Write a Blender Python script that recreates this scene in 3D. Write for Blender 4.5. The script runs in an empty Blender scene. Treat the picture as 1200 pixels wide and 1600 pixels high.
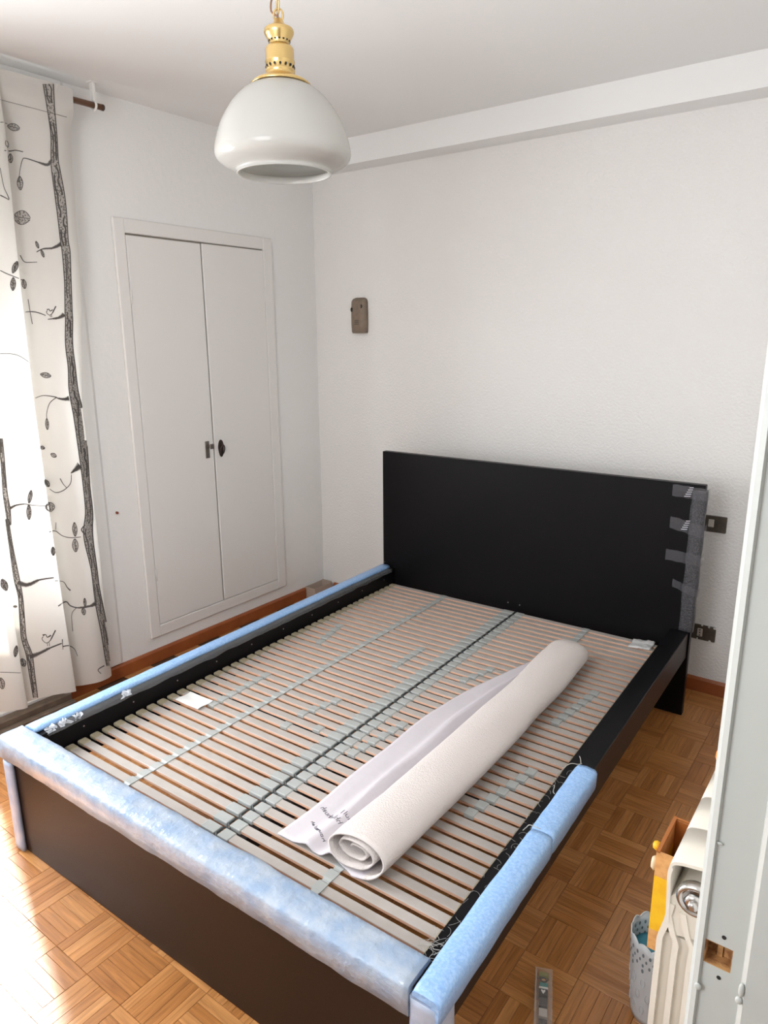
import bpy, bmesh, math, random
from mathutils import Vector, Matrix, noise
from mathutils.bvhtree import BVHTree
PI = math.pi
scene = bpy.context.scene
COL = scene.collection

# ------------------------------------------------------------------ camera
CAM_POS = Vector((2.857, -3.1972, 1.5841))
FPX = 1103.09
YAW, PITCH, ROLL = 0.6388, -0.2471, -0.0064
_f = Vector((-math.sin(YAW)*math.cos(PITCH), math.cos(YAW)*math.cos(PITCH), math.sin(PITCH)))
_r0 = Vector((math.cos(YAW), math.sin(YAW), 0))
_u0 = _r0.cross(_f)
_r = math.cos(ROLL)*_r0 + math.sin(ROLL)*_u0
_u = -math.sin(ROLL)*_r0 + math.cos(ROLL)*_u0
cam_data = bpy.data.cameras.new('camera')
cam = bpy.data.objects.new('camera', cam_data)
COL.objects.link(cam)
cam_data.sensor_width = 36
cam_data.lens = FPX*36/1600
cam_data.clip_start = 0.02
cam.matrix_world = Matrix(((_r.x, _u.x, -_f.x, CAM_POS.x), (_r.y, _u.y, -_f.y, CAM_POS.y),
                           (_r.z, _u.z, -_f.z, CAM_POS.z), (0, 0, 0, 1)))
scene.camera = cam

# ------------------------------------------------------------------ world, sun, daylight, exposure
world = bpy.data.worlds.new('world')
scene.world = world
world.use_nodes = True
bg = world.node_tree.nodes['Background']
bg.inputs[0].default_value = (0.80, 0.90, 1.0, 1)
bg.inputs[1].default_value = 1.2

sun_l = bpy.data.lights.new('sun', 'SUN')
sun_l.energy = 7.5
sun_l.color = (1.0, 0.93, 0.84)
sun_l.angle = math.radians(4.5)
sun = bpy.data.objects.new('sun', sun_l)
COL.objects.link(sun)
sun.rotation_mode = 'QUATERNION'
sun.rotation_quaternion = Vector((0.93, -0.352, -0.98)).to_track_quat('-Z', 'Y')

def area(name, loc, target, sx, sy, power, color):
    l = bpy.data.lights.new(name, 'AREA')
    l.shape = 'RECTANGLE'
    l.size, l.size_y, l.energy, l.color = sx, sy, power, color
    o = bpy.data.objects.new(name, l)
    COL.objects.link(o)
    o.location = loc
    o.rotation_mode = 'QUATERNION'
    o.rotation_quaternion = (Vector(target)-Vector(loc)).to_track_quat('-Z', 'Y')
    return o
# daylight coming through the balcony door, and the daylight of the hallway behind the camera
area('balcony_daylight', (-0.30, -2.62, 1.35), (1.5, -2.45, 1.35), 0.95, 1.5, 92, (0.93, 0.96, 1.0))
area('hall_daylight', (3.6, -3.7, 2.35), (2.4, -2.4, 0.9), 0.9, 0.9, 8, (0.96, 0.98, 1.0))
area('front_fill', (1.7, -3.72, 1.75), (0.9, 0.0, 1.75), 1.3, 1.2, 29, (0.90, 0.95, 1.0))  # added fill light; the front wall has no such window

vs = scene.view_settings
vs.view_transform = 'Standard'
vs.look = 'None'
vs.gamma = 1
vs.use_curve_mapping = False
vs.exposure = 0.55

# ------------------------------------------------------------------ helpers
def tag(o, label=None, cat=None, group=None, kind=None):
    if label: o['label'] = label
    if cat: o['category'] = cat
    if group: o['group'] = group
    if kind: o['kind'] = kind
    return o

def empty(name, loc=(0, 0, 0), rz=0, **k):
    o = bpy.data.objects.new(name, None)
    COL.objects.link(o)
    o.location = loc
    o.rotation_euler = (0, 0, rz)
    o.empty_display_size = 0.05
    return tag(o, **k)

def obj(name, bm, mats, parent=None, smooth=False, **k):
    me = bpy.data.meshes.new(name)
    bmesh.ops.recalc_face_normals(bm, faces=bm.faces)
    bm.to_mesh(me)
    bm.free()
    if not isinstance(mats, (list, tuple)): mats = [mats]
    for m in mats: me.materials.append(m)
    if smooth:
        for p in me.polygons: p.use_smooth = True
    o = bpy.data.objects.new(name, me)
    COL.objects.link(o)
    if parent: o.parent = parent
    return tag(o, **k)

def inst(name, me, parent, mtx=None):
    o = bpy.data.objects.new(name, me)
    COL.objects.link(o)
    if parent: o.parent = parent
    if mtx is not None: o.matrix_local = mtx
    return o

def bx(bm, x0, x1, y0, y1, z0, z1, bev=0, mi=0, seg=1, top_mi=None):
    r = bmesh.ops.create_cube(bm, size=1)
    for v in r['verts']:
        v.co = Vector(((x0+x1)/2+v.co.x*(x1-x0), (y0+y1)/2+v.co.y*(y1-y0), (z0+z1)/2+v.co.z*(z1-z0)))
    fs = {f for v in r['verts'] for f in v.link_faces}
    for f in fs:
        f.material_index = mi
        if top_mi is not None and f.normal.z > .9: f.material_index = top_mi
    if top_mi is not None:
        bm.normal_update()
        for f in fs:
            if f.calc_center_median().z > max(z0, z1)-1e-6: f.material_index = top_mi
    if bev:
        es = list({e for v in r['verts'] for e in v.link_edges})
        bmesh.ops.bevel(bm, geom=es, offset=bev, segments=seg, affect='EDGES', profile=.5)

def box(name, mats, dims, parent=None, bev=0, seg=1, smooth=False, **k):
    bm = bmesh.new()
    bx(bm, *dims, bev=bev, seg=seg)
    return obj(name, bm, mats, parent, smooth, **k)

def tube(bm, pts, r, n=8, mi=0, closed=False):
    pts = [Vector(p) for p in pts]
    rings = []
    up = Vector((0, 0, 1))
    m = len(pts)
    for i, p in enumerate(pts):
        a = pts[(i-1) % m] if (closed or i > 0) else p
        b = pts[(i+1) % m] if (closed or i < m-1) else p
        t = (b-a).normalized()
        if abs(t.dot(up)) > .98: up = Vector((1, 0, 0))
        s = t.cross(up).normalized()
        w = s.cross(t).normalized()
        up = w
        rr = r[i] if isinstance(r, (list, tuple)) else r
        rings.append([bm.verts.new(p+rr*(math.cos(2*PI*j/n)*s+math.sin(2*PI*j/n)*w)) for j in range(n)])
    for i in range(m if closed else m-1):
        A, B = rings[i], rings[(i+1) % m]
        for j in range(n):
            f = bm.faces.new((A[j], A[(j+1) % n], B[(j+1) % n], B[j]))
            f.material_index = mi
            f.smooth = True
    if not closed:
        for ring in (rings[0], rings[-1]):
            try: bm.faces.new(ring).material_index = mi
            except Exception: pass

def lathe(bm, prof, n=48, c=(0, 0, 0), mi=0, close=False):
    c = Vector(c)
    rings = []
    for r, z in prof:
        if r < 1e-6: rings.append([bm.verts.new(c+Vector((0, 0, z)))])
        else: rings.append([bm.verts.new(c+Vector((r*math.cos(2*PI*j/n), r*math.sin(2*PI*j/n), z))) for j in range(n)])
    for A, B in zip(rings, rings[1:]):
        for j in range(n):
            a, b = A[j % len(A)], A[(j+1) % len(A)]
            d, e = B[j % len(B)], B[(j+1) % len(B)]
            vs_ = []
            for q in (a, b, e, d):
                if q not in vs_: vs_.append(q)
            if len(vs_) > 2:
                f = bm.faces.new(vs_)
                f.smooth = True
                f.material_index = mi

def prism(bm, poly, axis, a, b, mi=0):
    """poly: 2D points; axis the extrusion axis ('x','y','z')"""
    def P(p, t):
        if axis == 'z': return (p[0], p[1], t)
        if axis == 'y': return (p[0], t, p[1])
        return (t, p[0], p[1])
    A = [bm.verts.new(P(p, a)) for p in poly]
    B = [bm.verts.new(P(p, b)) for p in poly]
    n = len(poly)
    for i in range(n):
        bm.faces.new((A[i], A[(i+1) % n], B[(i+1) % n], B[i])).material_index = mi
    bm.faces.new(A).material_index = mi
    bm.faces.new(B[::-1]).material_index = mi

def catmull(P, n):
    P = [Vector(p) for p in P]
    out = []
    for i in range(len(P)-1):
        p0, p1, p2, p3 = P[max(i-1, 0)], P[i], P[i+1], P[min(i+2, len(P)-1)]
        for k in range(n):
            t = k/n
            out.append(.5*((2*p1)+(p2-p0)*t+(2*p0-5*p1+4*p2-p3)*t*t+(3*p1-p0-3*p2+p3)*t**3))
    out.append(P[-1])
    return out

# ------------------------------------------------------------------ materials
def mat(name, col, rough=.5, metal=0, spec=.5, bump=None, noise_col=None, coat=0, trans=0, alpha=1):
    """bump=(scale, strength, distance) ; noise_col=(scale, colour2, lo, hi)"""
    m = bpy.data.materials.new(name)
    m.use_nodes = True
    nt = m.node_tree
    b = nt.nodes['Principled BSDF']
    b.inputs['Base Color'].default_value = (*col, 1)
    b.inputs['Roughness'].default_value = rough
    b.inputs['Metallic'].default_value = metal
    b.inputs['Specular IOR Level'].default_value = spec
    b.inputs['Coat Weight'].default_value = coat
    b.inputs['Coat Roughness'].default_value = .12
    b.inputs['Transmission Weight'].default_value = trans
    b.inputs['Alpha'].default_value = alpha
    tc = nt.nodes.new('ShaderNodeTexCoord')
    if noise_col:
        n = nt.nodes.new('ShaderNodeTexNoise')
        n.inputs['Scale'].default_value = noise_col[0]
        n.inputs['Detail'].default_value = 5
        r = nt.nodes.new('ShaderNodeValToRGB')
        r.color_ramp.elements[0].position = noise_col[2]
        r.color_ramp.elements[1].position = noise_col[3]
        r.color_ramp.elements[0].color = (*col, 1)
        r.color_ramp.elements[1].color = (*noise_col[1], 1)
        nt.links.new(tc.outputs['Object'], n.inputs['Vector'])
        nt.links.new(n.outputs['Fac'], r.inputs['Fac'])
        nt.links.new(r.outputs['Color'], b.inputs['Base Color'])
    if bump:
        n = nt.nodes.new('ShaderNodeTexNoise')
        n.inputs['Scale'].default_value = bump[0]
        n.inputs['Detail'].default_value = 3
        bp = nt.nodes.new('ShaderNodeBump')
        bp.inputs['Strength'].default_value = bump[1]
        bp.inputs['Distance'].default_value = bump[2]
        nt.links.new(tc.outputs['Object'], n.inputs['Vector'])
        nt.links.new(n.outputs['Fac'], bp.inputs['Height'])
        nt.links.new(bp.outputs['Normal'], b.inputs['Normal'])
    return m

def translucent(name, col, fac, rough=.8, bump=None):
    m = mat(name, col, rough, bump=bump, spec=.2)
    nt = m.node_tree
    b = nt.nodes['Principled BSDF']
    t = nt.nodes.new('ShaderNodeBsdfTranslucent')
    t.inputs[0].default_value = (*col, 1)
    mx = nt.nodes.new('ShaderNodeMixShader')
    mx.inputs[0].default_value = fac
    out = nt.nodes['Material Output']
    nt.links.new(b.outputs[0], mx.inputs[1])
    nt.links.new(t.outputs[0], mx.inputs[2])
    nt.links.new(mx.outputs[0], out.inputs['Surface'])
    return m

M_WALL = mat('wall_paint', (.84, .825, .80), .85, spec=.2, bump=(26, .25, .006), noise_col=(1.3, (.815, .80, .775), .35, .7))
M_STIP = mat('stippled_paint', (.84, .825, .80), .8, spec=.25, bump=(95, .65, .006), noise_col=(1.1, (.82, .80, .775), .35, .7))
M_CEIL = mat('ceiling_paint', (.86, .855, .84), .9, spec=.15, bump=(14, .15, .004))
M_JOIN = mat('wardrobe_paint', (.78, .755, .725), .55, spec=.35, bump=(30, .18, .003))
M_GAP = mat('dark_gap', (.26, .225, .19), .9)
M_JAMB = mat('jamb_paint', (.50, .51, .48), .38, spec=.5, bump=(18, .35, .004))
M_RAWWOOD = mat('raw_wood', (.62, .34, .13), .7, noise_col=(60, (.26, .11, .04), .4, .62), bump=(120, .6, .004))
M_HOLE = mat('screw_hole', (.02, .016, .013), .8)
M_BLACK = mat('black_foil', (.0042, .0038, .0046), .42, spec=.16, bump=(500, .05, .001))
M_FOIL_REFL = mat('foil_brown_reflection', (.015, .0072, .005), .42, spec=.28, noise_col=(600, (.023, .0125, .009), .45, .6), bump=(420, .08, .001))  # same dark foil, with the brown reflection of floor and light in its colour
M_SLATTOP = mat('slat_foil', (.46, .42, .385), .5, noise_col=(18, (.42, .38, .345), .35, .7))
M_SLATSIDE = mat('slat_wood_edge', (.74, .45, .31), .6)
M_CAP = mat('slat_end_cap', (.36, .31, .21), .5)
M_CLIP = mat('grey_connector', (.40, .415, .40), .45)
M_CORD = mat('dark_rubber', (.045, .055, .055), .5)
M_FOAM = mat('blue_foam', (.27, .47, .80), .42, spec=.5, coat=.2, noise_col=(160, (.37, .57, .87), .4, .65), bump=(55, .55, .006))
M_FILM = mat('cloudy_film_foam', (.27, .37, .52), .28, spec=.6, coat=.6, noise_col=(22, (.41, .475, .56), .35, .65), bump=(34, .7, .008))
M_FILMV = mat('pale_film_foam', (.33, .41, .57), .35, spec=.6, coat=.4, noise_col=(18, (.46, .52, .64), .35, .65), bump=(30, .5, .006))
M_GREYFOAM = mat('grey_bubble_film', (.035, .034, .038), .4, spec=.4, coat=.15, noise_col=(210, (.085, .083, .09), .42, .62), bump=(150, .8, .004))
M_TAPE = mat('clear_tape', (.17, .17, .19), .2, spec=.6, coat=.5, alpha=.38, bump=(80, .35, .003))
M_THREAD = mat('film_thread', (.60, .58, .53), .5, alpha=.65)
M_TERRY = mat('terry_fabric', (.70, .635, .605), .95, spec=.1, bump=(260, .7, .004))
M_SHEET = translucent('sheet_fabric', (.69, .645, .675), .12, bump=(20, .4, .006))
M_INK = mat('ink', (.055, .05, .075), .7)
M_BASEB = mat('baseboard_wood', (.36, .105, .03), .38, spec=.5, noise_col=(9, (.27, .07, .02), .3, .7))
M_BRASS = mat('brass', (.72, .52, .22), .28, metal=1)
M_BRASSD = mat('dull_brass', (.60, .46, .25), .42, metal=1)
M_CHAIN = mat('aged_copper', (.30, .17, .11), .4, metal=.8)
M_OPAL = translucent('opal_glass', (.66, .65, .615), .36, rough=.12)
M_OPAL.node_tree.nodes['Principled BSDF'].inputs['Specular IOR Level'].default_value = .5
M_STONE = mat('stoneware', (.245, .18, .13), .55, noise_col=(40, (.19, .145, .11), .35, .7), bump=(60, .2, .002))
M_PLATE = mat('bronze_plate', (.085, .068, .052), .45, noise_col=(60, (.065, .052, .04), .4, .7))
M_KEY = mat('ivory_plastic', (.50, .47, .43), .45)
M_STEEL = mat('dull_steel', (.30, .27, .25), .32, metal=.9)
M_DARKM = mat('dark_bronze', (.07, .05, .045), .35, metal=.6)
M_CURT = translucent('curtain_cotton', (.72, .69, .645), .33, rough=.9, bump=(350, .25, .001))
M_PRINTD = mat('print_dark', (.085, .075, .068), .9)
M_PRINTG = mat('print_grey', (.42, .39, .36), .9, noise_col=(170, (.13, .12, .105), .50, .58))
M_ROD = mat('rod_brown', (.17, .075, .035), .4)
M_WHITEP = mat('white_plastic', (.74, .73, .70), .45)
M_SILL = mat('threshold_wood', (.19, .135, .095), .5, noise_col=(25, (.12, .085, .06), .3, .7))
M_RAD = mat('radiator_enamel', (.72, .67, .58), .35, spec=.5)
M_RADS = mat('radiator_side_enamel', (.60, .59, .52), .4, spec=.4)
M_NICKEL = mat('nickel', (.55, .54, .52), .25, metal=1)
M_YELLOW = mat('yellow_paint', (.86, .50, .02), .5, noise_col=(30, (.80, .42, .015), .4, .6))
M_PEACH = mat('peach_wood', (.72, .38, .14), .6, noise_col=(50, (.60, .29, .10), .4, .6))
M_ORANGEB = mat('orange_brown', (.42, .14, .03), .55)
M_ORANGE = mat('orange_plastic', (.85, .28, .04), .4)
M_POT = mat('lace_metal', (.64, .67, .69), .45, bump=(60, .3, .003))
M_POTHOLE = mat('lace_cutout', (.17, .21, .23), .8)
M_TEAL = mat('teal_inside', (.06, .27, .36), .5)
M_CLEAR = mat('clear_plastic', (.80, .74, .68), .15, spec=.8, coat=.3, alpha=.17)
M_GREEN = mat('olive_green', (.24, .25, .05), .5)
M_TEALP = mat('teal_print', (.05, .26, .24), .5)
M_LABEL = mat('white_label', (.84, .84, .82), .5)
M_CARD = mat('pale_card', (.48, .38, .31), .8)
M_GLASS = mat('window_glass', (1, 1, 1), .0)
_nt = M_GLASS.node_tree
_t = _nt.nodes.new('ShaderNodeBsdfTransparent'); _g = _nt.nodes.new('ShaderNodeBsdfGlossy'); _g.inputs['Roughness'].default_value = .02
_m = _nt.nodes.new('ShaderNodeMixShader'); _m.inputs[0].default_value = .07
_nt.links.new(_t.outputs[0], _m.inputs[1]); _nt.links.new(_g.outputs[0], _m.inputs[2])
_nt.links.new(_m.outputs[0], _nt.nodes['Material Output'].inputs['Surface'])
M_SUBF = mat('subfloor', (.10, .045, .018), .9)
M_STEELBAR = mat('black_steel', (.02, .02, .022), .4)

def parquet_mat():
    m = bpy.data.materials.new('oak_parquet')
    m.use_nodes = True
    nt = m.node_tree
    L = nt.links.new
    N = nt.nodes.new
    b = nt.nodes['Principled BSDF']
    b.inputs['Specular IOR Level'].default_value = .5
    uv = N('ShaderNodeUVMap')
    oi = N('ShaderNodeObjectInfo')
    geo = N('ShaderNodeNewGeometry')
    add = N('ShaderNodeMath'); add.operation = 'ADD'
    L(oi.outputs['Random'], add.inputs[0]); L(geo.outputs['Random Per Island'], add.inputs[1])
    fr = N('ShaderNodeMath'); fr.operation = 'FRACT'
    L(add.outputs[0], fr.inputs[0])
    mul = N('ShaderNodeVectorMath'); mul.operation = 'MULTIPLY'
    mul.inputs[1].default_value = (9, 130, 1)
    L(uv.outputs[0], mul.inputs[0])
    off = N('ShaderNodeCombineXYZ')
    m37 = N('ShaderNodeMath'); m37.operation = 'MULTIPLY'; m37.inputs[1].default_value = 37
    L(fr.outputs[0], m37.inputs[0]); L(m37.outputs[0], off.inputs[0]); L(m37.outputs[0], off.inputs[2])
    va = N('ShaderNodeVectorMath'); va.operation = 'ADD'
    L(mul.outputs[0], va.inputs[0]); L(off.outputs[0], va.inputs[1])
    nz = N('ShaderNodeTexNoise'); nz.inputs['Scale'].default_value = 1.0; nz.inputs['Detail'].default_value = 6
    nz.inputs['Distortion'].default_value = .6
    L(va.outputs[0], nz.inputs['Vector'])
    base = N('ShaderNodeValToRGB')
    cr = base.color_ramp
    cr.elements[0].position = 0; cr.elements[0].color = (.36, .142, .036, 1)
    cr.elements[1].position = 1; cr.elements[1].color = (.53, .25, .085, 1)
    e = cr.elements.new(.5); e.color = (.44, .188, .055, 1)
    L(fr.outputs[0], base.inputs['Fac'])
    gr = N('ShaderNodeValToRGB')
    gr.color_ramp.elements[0].position = .32; gr.color_ramp.elements[0].color = (.70, .66, .62, 1)
    gr.color_ramp.elements[1].position = .68; gr.color_ramp.elements[1].color = (1.12, 1.12, 1.12, 1)
    L(nz.outputs['Fac'], gr.inputs['Fac'])
    mx = N('ShaderNodeMix'); mx.data_type = 'RGBA'; mx.blend_type = 'MULTIPLY'
    mx.inputs[0].default_value = 1
    L(base.outputs['Color'], mx.inputs[6]); L(gr.outputs['Color'], mx.inputs[7])
    L(mx.outputs[2], b.inputs['Base Color'])
    b.inputs['Roughness'].default_value = .29
    bp = N('ShaderNodeBump'); bp.inputs['Strength'].default_value = .12; bp.inputs['Distance'].default_value = .002
    L(nz.outputs['Fac'], bp.inputs['Height']); L(bp.outputs['Normal'], b.inputs['Normal'])
    return m
M_PARQ = parquet_mat()

# ------------------------------------------------------------------ setting
H = 2.5504
XR = 2.80
YF = -3.75
# floor base
floor = box('floor', M_SUBF, (-.05, 4.3, YF, .02, -.06, -.006), kind='structure')

# parquet strips: squares of five fingers, alternating
MOD = .1455
FW = MOD/5
def strip_mesh():
    bm = bmesh.new()
    bx(bm, -MOD/2+.0006, MOD/2-.0006, -FW/2+.0003, FW/2-.0003, -.006, 0)
    bm.normal_update()
    top = [f for f in bm.faces if f.normal.z > .9]
    bmesh.ops.bevel(bm, geom=[e for e in top[0].edges], offset=.0005, segments=1, affect='EDGES')
    uvl = bm.loops.layers.uv.new('UVMap')
    for f in bm.faces:
        for l in f.loops: l[uvl].uv = (l.vert.co.x, l.vert.co.y+l.vert.co.z)
    me = bpy.data.meshes.new('parquet_strip')
    bm.to_mesh(me); bm.free()
    me.materials.append(M_PARQ)
    return me
SM = strip_mesh()
def px_of(P):
    d = Vector(P)-CAM_POS
    z = d.dot(_f)
    if z < .05: return None
    return (600+FPX*d.dot(_r)/z, 800-FPX*d.dot(_u)/z, z)
rnd = random.Random(5)
strips = []
i0, i1 = int(math.floor((0-2.24)/MOD)), int(math.ceil((4.25-2.24)/MOD))
j0, j1 = int(math.floor((YF+1.752)/MOD)), int(math.ceil(1.752/MOD))
for i in range(i0, i1):
    for j in range(j0, j1):
        cx, cy = 2.24+(i+.5)*MOD, -1.752+(j+.5)*MOD
        along_y = (i+j) % 2 == 0
        for k in range(5):
            o_ = (k-2)*FW
            x, y = (cx+o_, cy) if along_y else (cx, cy+o_)
            if x < .0 or x > 4.28 or y > -.012 or y < YF: continue
            strips.append((x, y, PI/2 if along_y else 0, rnd.uniform(-.0004, .0)))
def under_bed(x, y):
    dx, dy = x-.7193, y+.3145
    c, s = math.cos(.0248), math.sin(.0248)
    lx, ly = c*dx+s*dy, -s*dx+c*dy
    return -.03 < lx < 1.56 and -2.07 < ly < .05
def score(s):
    p = px_of((s[0], s[1], 0))
    if p is None or not (-25 < p[0] < 1170 and 300 < p[1] < 1625): return 1e9
    if s[0] > 2.62 or under_bed(s[0], s[1]): return 1e6+p[2]
    if p[0] < 30 and p[1] < 1330: return 1e6+p[2]
    return p[2]
strips.sort(key=score)
for s in strips[:300]:
    o = inst('parquet_strip', SM, floor, Matrix.Translation((s[0], s[1], s[3])) @ Matrix.Rotation(s[2], 4, 'Z'))
bm = bmesh.new()
uvl = bm.loops.layers.uv.new('UVMap')
for s in strips[300:]:
    mtx = Matrix.Translation((s[0], s[1], s[3])) @ Matrix.Rotation(s[2], 4, 'Z')
    vm = [bm.verts.new(mtx @ v.co) for v in SM.vertices]
    for p in SM.polygons:
        f = bm.faces.new([vm[q] for q in p.vertices])
        for l, li in zip(f.loops, p.loop_indices): l[uvl].uv = SM.uv_layers[0].data[li].uv
me = bpy.data.meshes.new('parquet_remainder')
bm.to_mesh(me); bm.free(); me.materials.append(M_PARQ)
o = inst('parquet_strips_beyond', me, floor)
o['kind'] = 'stuff'

# walls, ceiling
def wall(name, m, boxes, **k):
    bm = bmesh.new()
    for b in boxes: bx(bm, *b)
    return obj(name, bm, m, kind='structure', **k)
WY0, WY1, WZ0, WZ1 = -3.12, -1.74, .06, 2.16      # balcony opening
wall('wall_left', M_WALL, [(-.16, 0, WY1, .15, -.05, H), (-.16, 0, YF, WY0, -.05, H),
                           (-.16, 0, WY0, WY1, WZ1, H), (-.16, 0, WY0, WY1, -.05, WZ0)])
wall('wall_back', M_STIP, [(-.0, XR+.10, 0, .15, -.05, H)])
wall('wall_front', M_WALL, [(-.16, 4.3, YF-.1, YF, -.05, H)])
wall('wall_right', M_WALL, [(XR, XR+.10, -2.52, 0, -.05, H), (XR, XR+.10, YF, -3.42, -.05, H), (XR, XR+.10, -3.42, -2.52, 2.12, H)])
wall('wall_hall', M_WALL, [(4.3, 4.4, YF, 0, -.05, H), (XR+.1, 4.4, -1.0, -.9, -.05, H)])
box('ceiling', M_CEIL, (-.16, 4.4, YF-.1, .15, H, H+.1), kind='structure')
# soffit beam along the back wall
box('trim_1', M_CEIL, (0, XR, -.1332, 0, H-.1235, H), kind='structure')
# slightly proud plaster reveal around the balcony door
bm = bmesh.new()
prism(bm, [(0, -1.452), (.010, -1.468), (.012, -1.50), (.012, WY1), (0, WY1)], 'z', .075, H-.001)
obj('trim_2', bm, M_WALL, kind='structure')
# baseboards
def bboard(name, axis, a, b, base, sgn):
    prof = [(0, 0), (.014, 0), (.014, .056), (.009, .064), (0, .066)]
    bm = bmesh.new()
    if axis == 'y': prism(bm, [(base+sgn*p[0], p[1]) for p in prof], 'y', a, b)
    else: prism(bm, [(base+sgn*p[0], p[1]) for p in prof], 'x', a, b)
    return obj(name, bm, M_BASEB, kind='structure')
bboard('baseboard_left', 'y', -1.74, -.182, 0, 1)
bboard('baseboard_back', 'x', .09, 2.79, 0, -1)
bboard('baseboard_right', 'y', -2.42, -.015, XR, -1)
# threshold of the balcony door
bm = bmesh.new()
bx(bm, -.14, .045, -3.12, -1.742, .0, .05, bev=.006)
bx(bm, .046, .075, -3.12, -1.742, .0, .022, bev=.004)
obj('trim_3', bm, M_SILL, kind='structure')

# balcony door: two glazed leaves with solid lower panels, and a part-lowered roller shutter
door = box('door_1', M_WHITEP, (-.11, -.05, WY0, WY0+.05, WZ0, WZ1), kind='structure')
for nm, d in (('door_frame', (-.11, -.05, WY1-.05, WY1, WZ0, WZ1)), ('door_frame', (-.11, -.05, WY0+.05, WY1-.05, WZ1-.05, WZ1))):
    box(nm, M_WHITEP, d, door)
ymid = (WY0+WY1)/2
for a, b in ((WY0+.05, ymid), (ymid, WY1-.05)):
    bm = bmesh.new()
    bx(bm, -.10, -.06, a, a+.06, WZ0, WZ1-.05); bx(bm, -.10, -.06, b-.06, b, WZ0, WZ1-.05)
    bx(bm, -.10, -.06, a+.06, b-.06, WZ1-.12, WZ1-.05); bx(bm, -.10, -.06, a+.06, b-.06, .50, .58)
    bx(bm, -.10, -.06, a+.06, b-.06, WZ0, WZ0+.08)
    leaf = obj('door_leaf', bm, M_WHITEP, door)
    box('lower_panel', M_WHITEP, (-.088, -.072, a+.06, b-.06, WZ0+.08, .50), leaf)
    box('pane', M_GLASS, (-.083, -.079, a+.06, b-.06, .58, WZ1-.12), leaf)
for k in range(9):
    bm = bmesh.new()
    bx(bm, -.150, -.138, WY0, WY1, 2.16-.052*(k+1)+.002, 2.16-.052*k, bev=.004)
    obj('shutter_slat', bm, M_WHITEP, door)
# balcony parapet beyond the door
box('balcony_parapet', M_WALL, (-1.35, -1.2, -4.6, -.6, -.3, .55), label='plain low balcony wall outside the curtained door', cat='wall')
box('balcony_floor', M_WALL, (-1.35, -.16, -4.6, -.6, -.3, -.06), kind='structure')

# ------------------------------------------------------------------ built-in wardrobe in the left wall
WQ = empty('built_in_wardrobe', (0, -.83, .13), label='white painted two-door wardrobe built into the left wall', cat='wardrobe')
def WB(name, m, y0, y1, z0, z1, x0, x1, parent=WQ, bev=.002, **k):
    return box(name, m, (x0, x1, y0+.83, y1+.83, z0-.13, z1-.13), parent, bev=bev, **k)
fy0, fy1, fz0, fz1 = -1.296, -.354, .131, 2.077
iy0, iy1, iz0, iz1, im = -1.238, -.421, .191, 2.013, -.8274
WB('backing', M_GAP, iy0-.01, iy1+.01, iz0-.01, iz1+.01, .0005, .003, bev=0)
WB('frame_stile', M_JOIN, fy0, iy0-.002, fz0, fz1, 0, .016, bev=.004)
WB('frame_stile', M_JOIN, iy1+.002, fy1, fz0, fz1, 0, .016, bev=.004)
WB('frame_rail', M_JOIN, iy0-.002, iy1+.002, iz1+.004, fz1, 0, .0155, bev=.003)
WB('frame_rail', M_JOIN, iy0-.002, iy1+.002, fz0, iz0-.003, 0, .0155, bev=.003)
dl = WB('door', M_JOIN, iy0, im-.0035, iz0, iz1-.004, .003, .0135, bev=.0025)
dr = WB('door', M_JOIN, im+.0035, iy1, iz0, iz1-.002, .003, .0155, bev=.0025)
for yy, zz in ((iy0-.001, .45), (iy0-.001, 1.75), (iy1+.001, .42), (iy1+.001, 1.78)):
    bm = bmesh.new()
    tube(bm, [(.0165, yy+.83, zz-.03-.13), (.0165, yy+.83, zz+.03-.13)], .0035, 8)
    obj('hinge', bm, M_JOIN, WQ)
# left lock: rectangular escutcheon with bent key; right lock: shield escutcheon with ring pull
bm = bmesh.new()
bx(bm, .0130, .0175, -.887+.83, -.860+.83, .975-.13, 1.062-.13, bev=.002)
k1 = obj('lock_plate', bm, M_STEEL, dl, label='plain steel lock plate')
k1.parent = dl
bm = bmesh.new()
tube(bm, [(.017, -.866+.83, 1.035-.13), (.034, -.862+.83, 1.035-.13)], .006, 10)
bx(bm, .032, .037, -.872+.83, -.846+.83, 1.022-.13, 1.048-.13, bev=.002)
obj('key', bm, M_STEEL, dl)
bm = bmesh.new()
pts = []
for k in range(20):
    a = 2*PI*k/20
    pts.append((-.786+.83+.018*math.cos(a)*(1 if math.sin(a) > 0 else .9), 1.016-.13+.046*math.sin(a)*(1.0 if math.sin(a) < 0 else .96)))
prism(bm, pts, 'x', .015, .0195)
obj('lock_plate', bm, M_DARKM, dr, label='dark oval lock plate')
bm = bmesh.new()
tube(bm, [(.0275+.006*math.sin(2*PI*k/16), -.784+.83+.013*math.cos(2*PI*k/16), 1.008-.13+.024*math.sin(2*PI*k/16)) for k in range(16)], .0030, 6, closed=True)
tube(bm, [(.018, -.784+.83, 1.034-.13), (.032, -.784+.83, 1.034-.13)], .006, 8)
obj('ring_pull', bm, M_DARKM, dr)

# nail stub in the left wall
bm = bmesh.new()
tube(bm, [(0, -1.408, .797), (.010, -1.408, .797)], .006, 10)
tube(bm, [(.009, -1.408, .797), (.015, -1.409, .796)], .003, 8)
obj('wall_plug', bm, mat('rust', (.24, .06, .03), .7), label='tiny rust-red wall plug in the wall between curtain and wardrobe', cat='wall plug')

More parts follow.
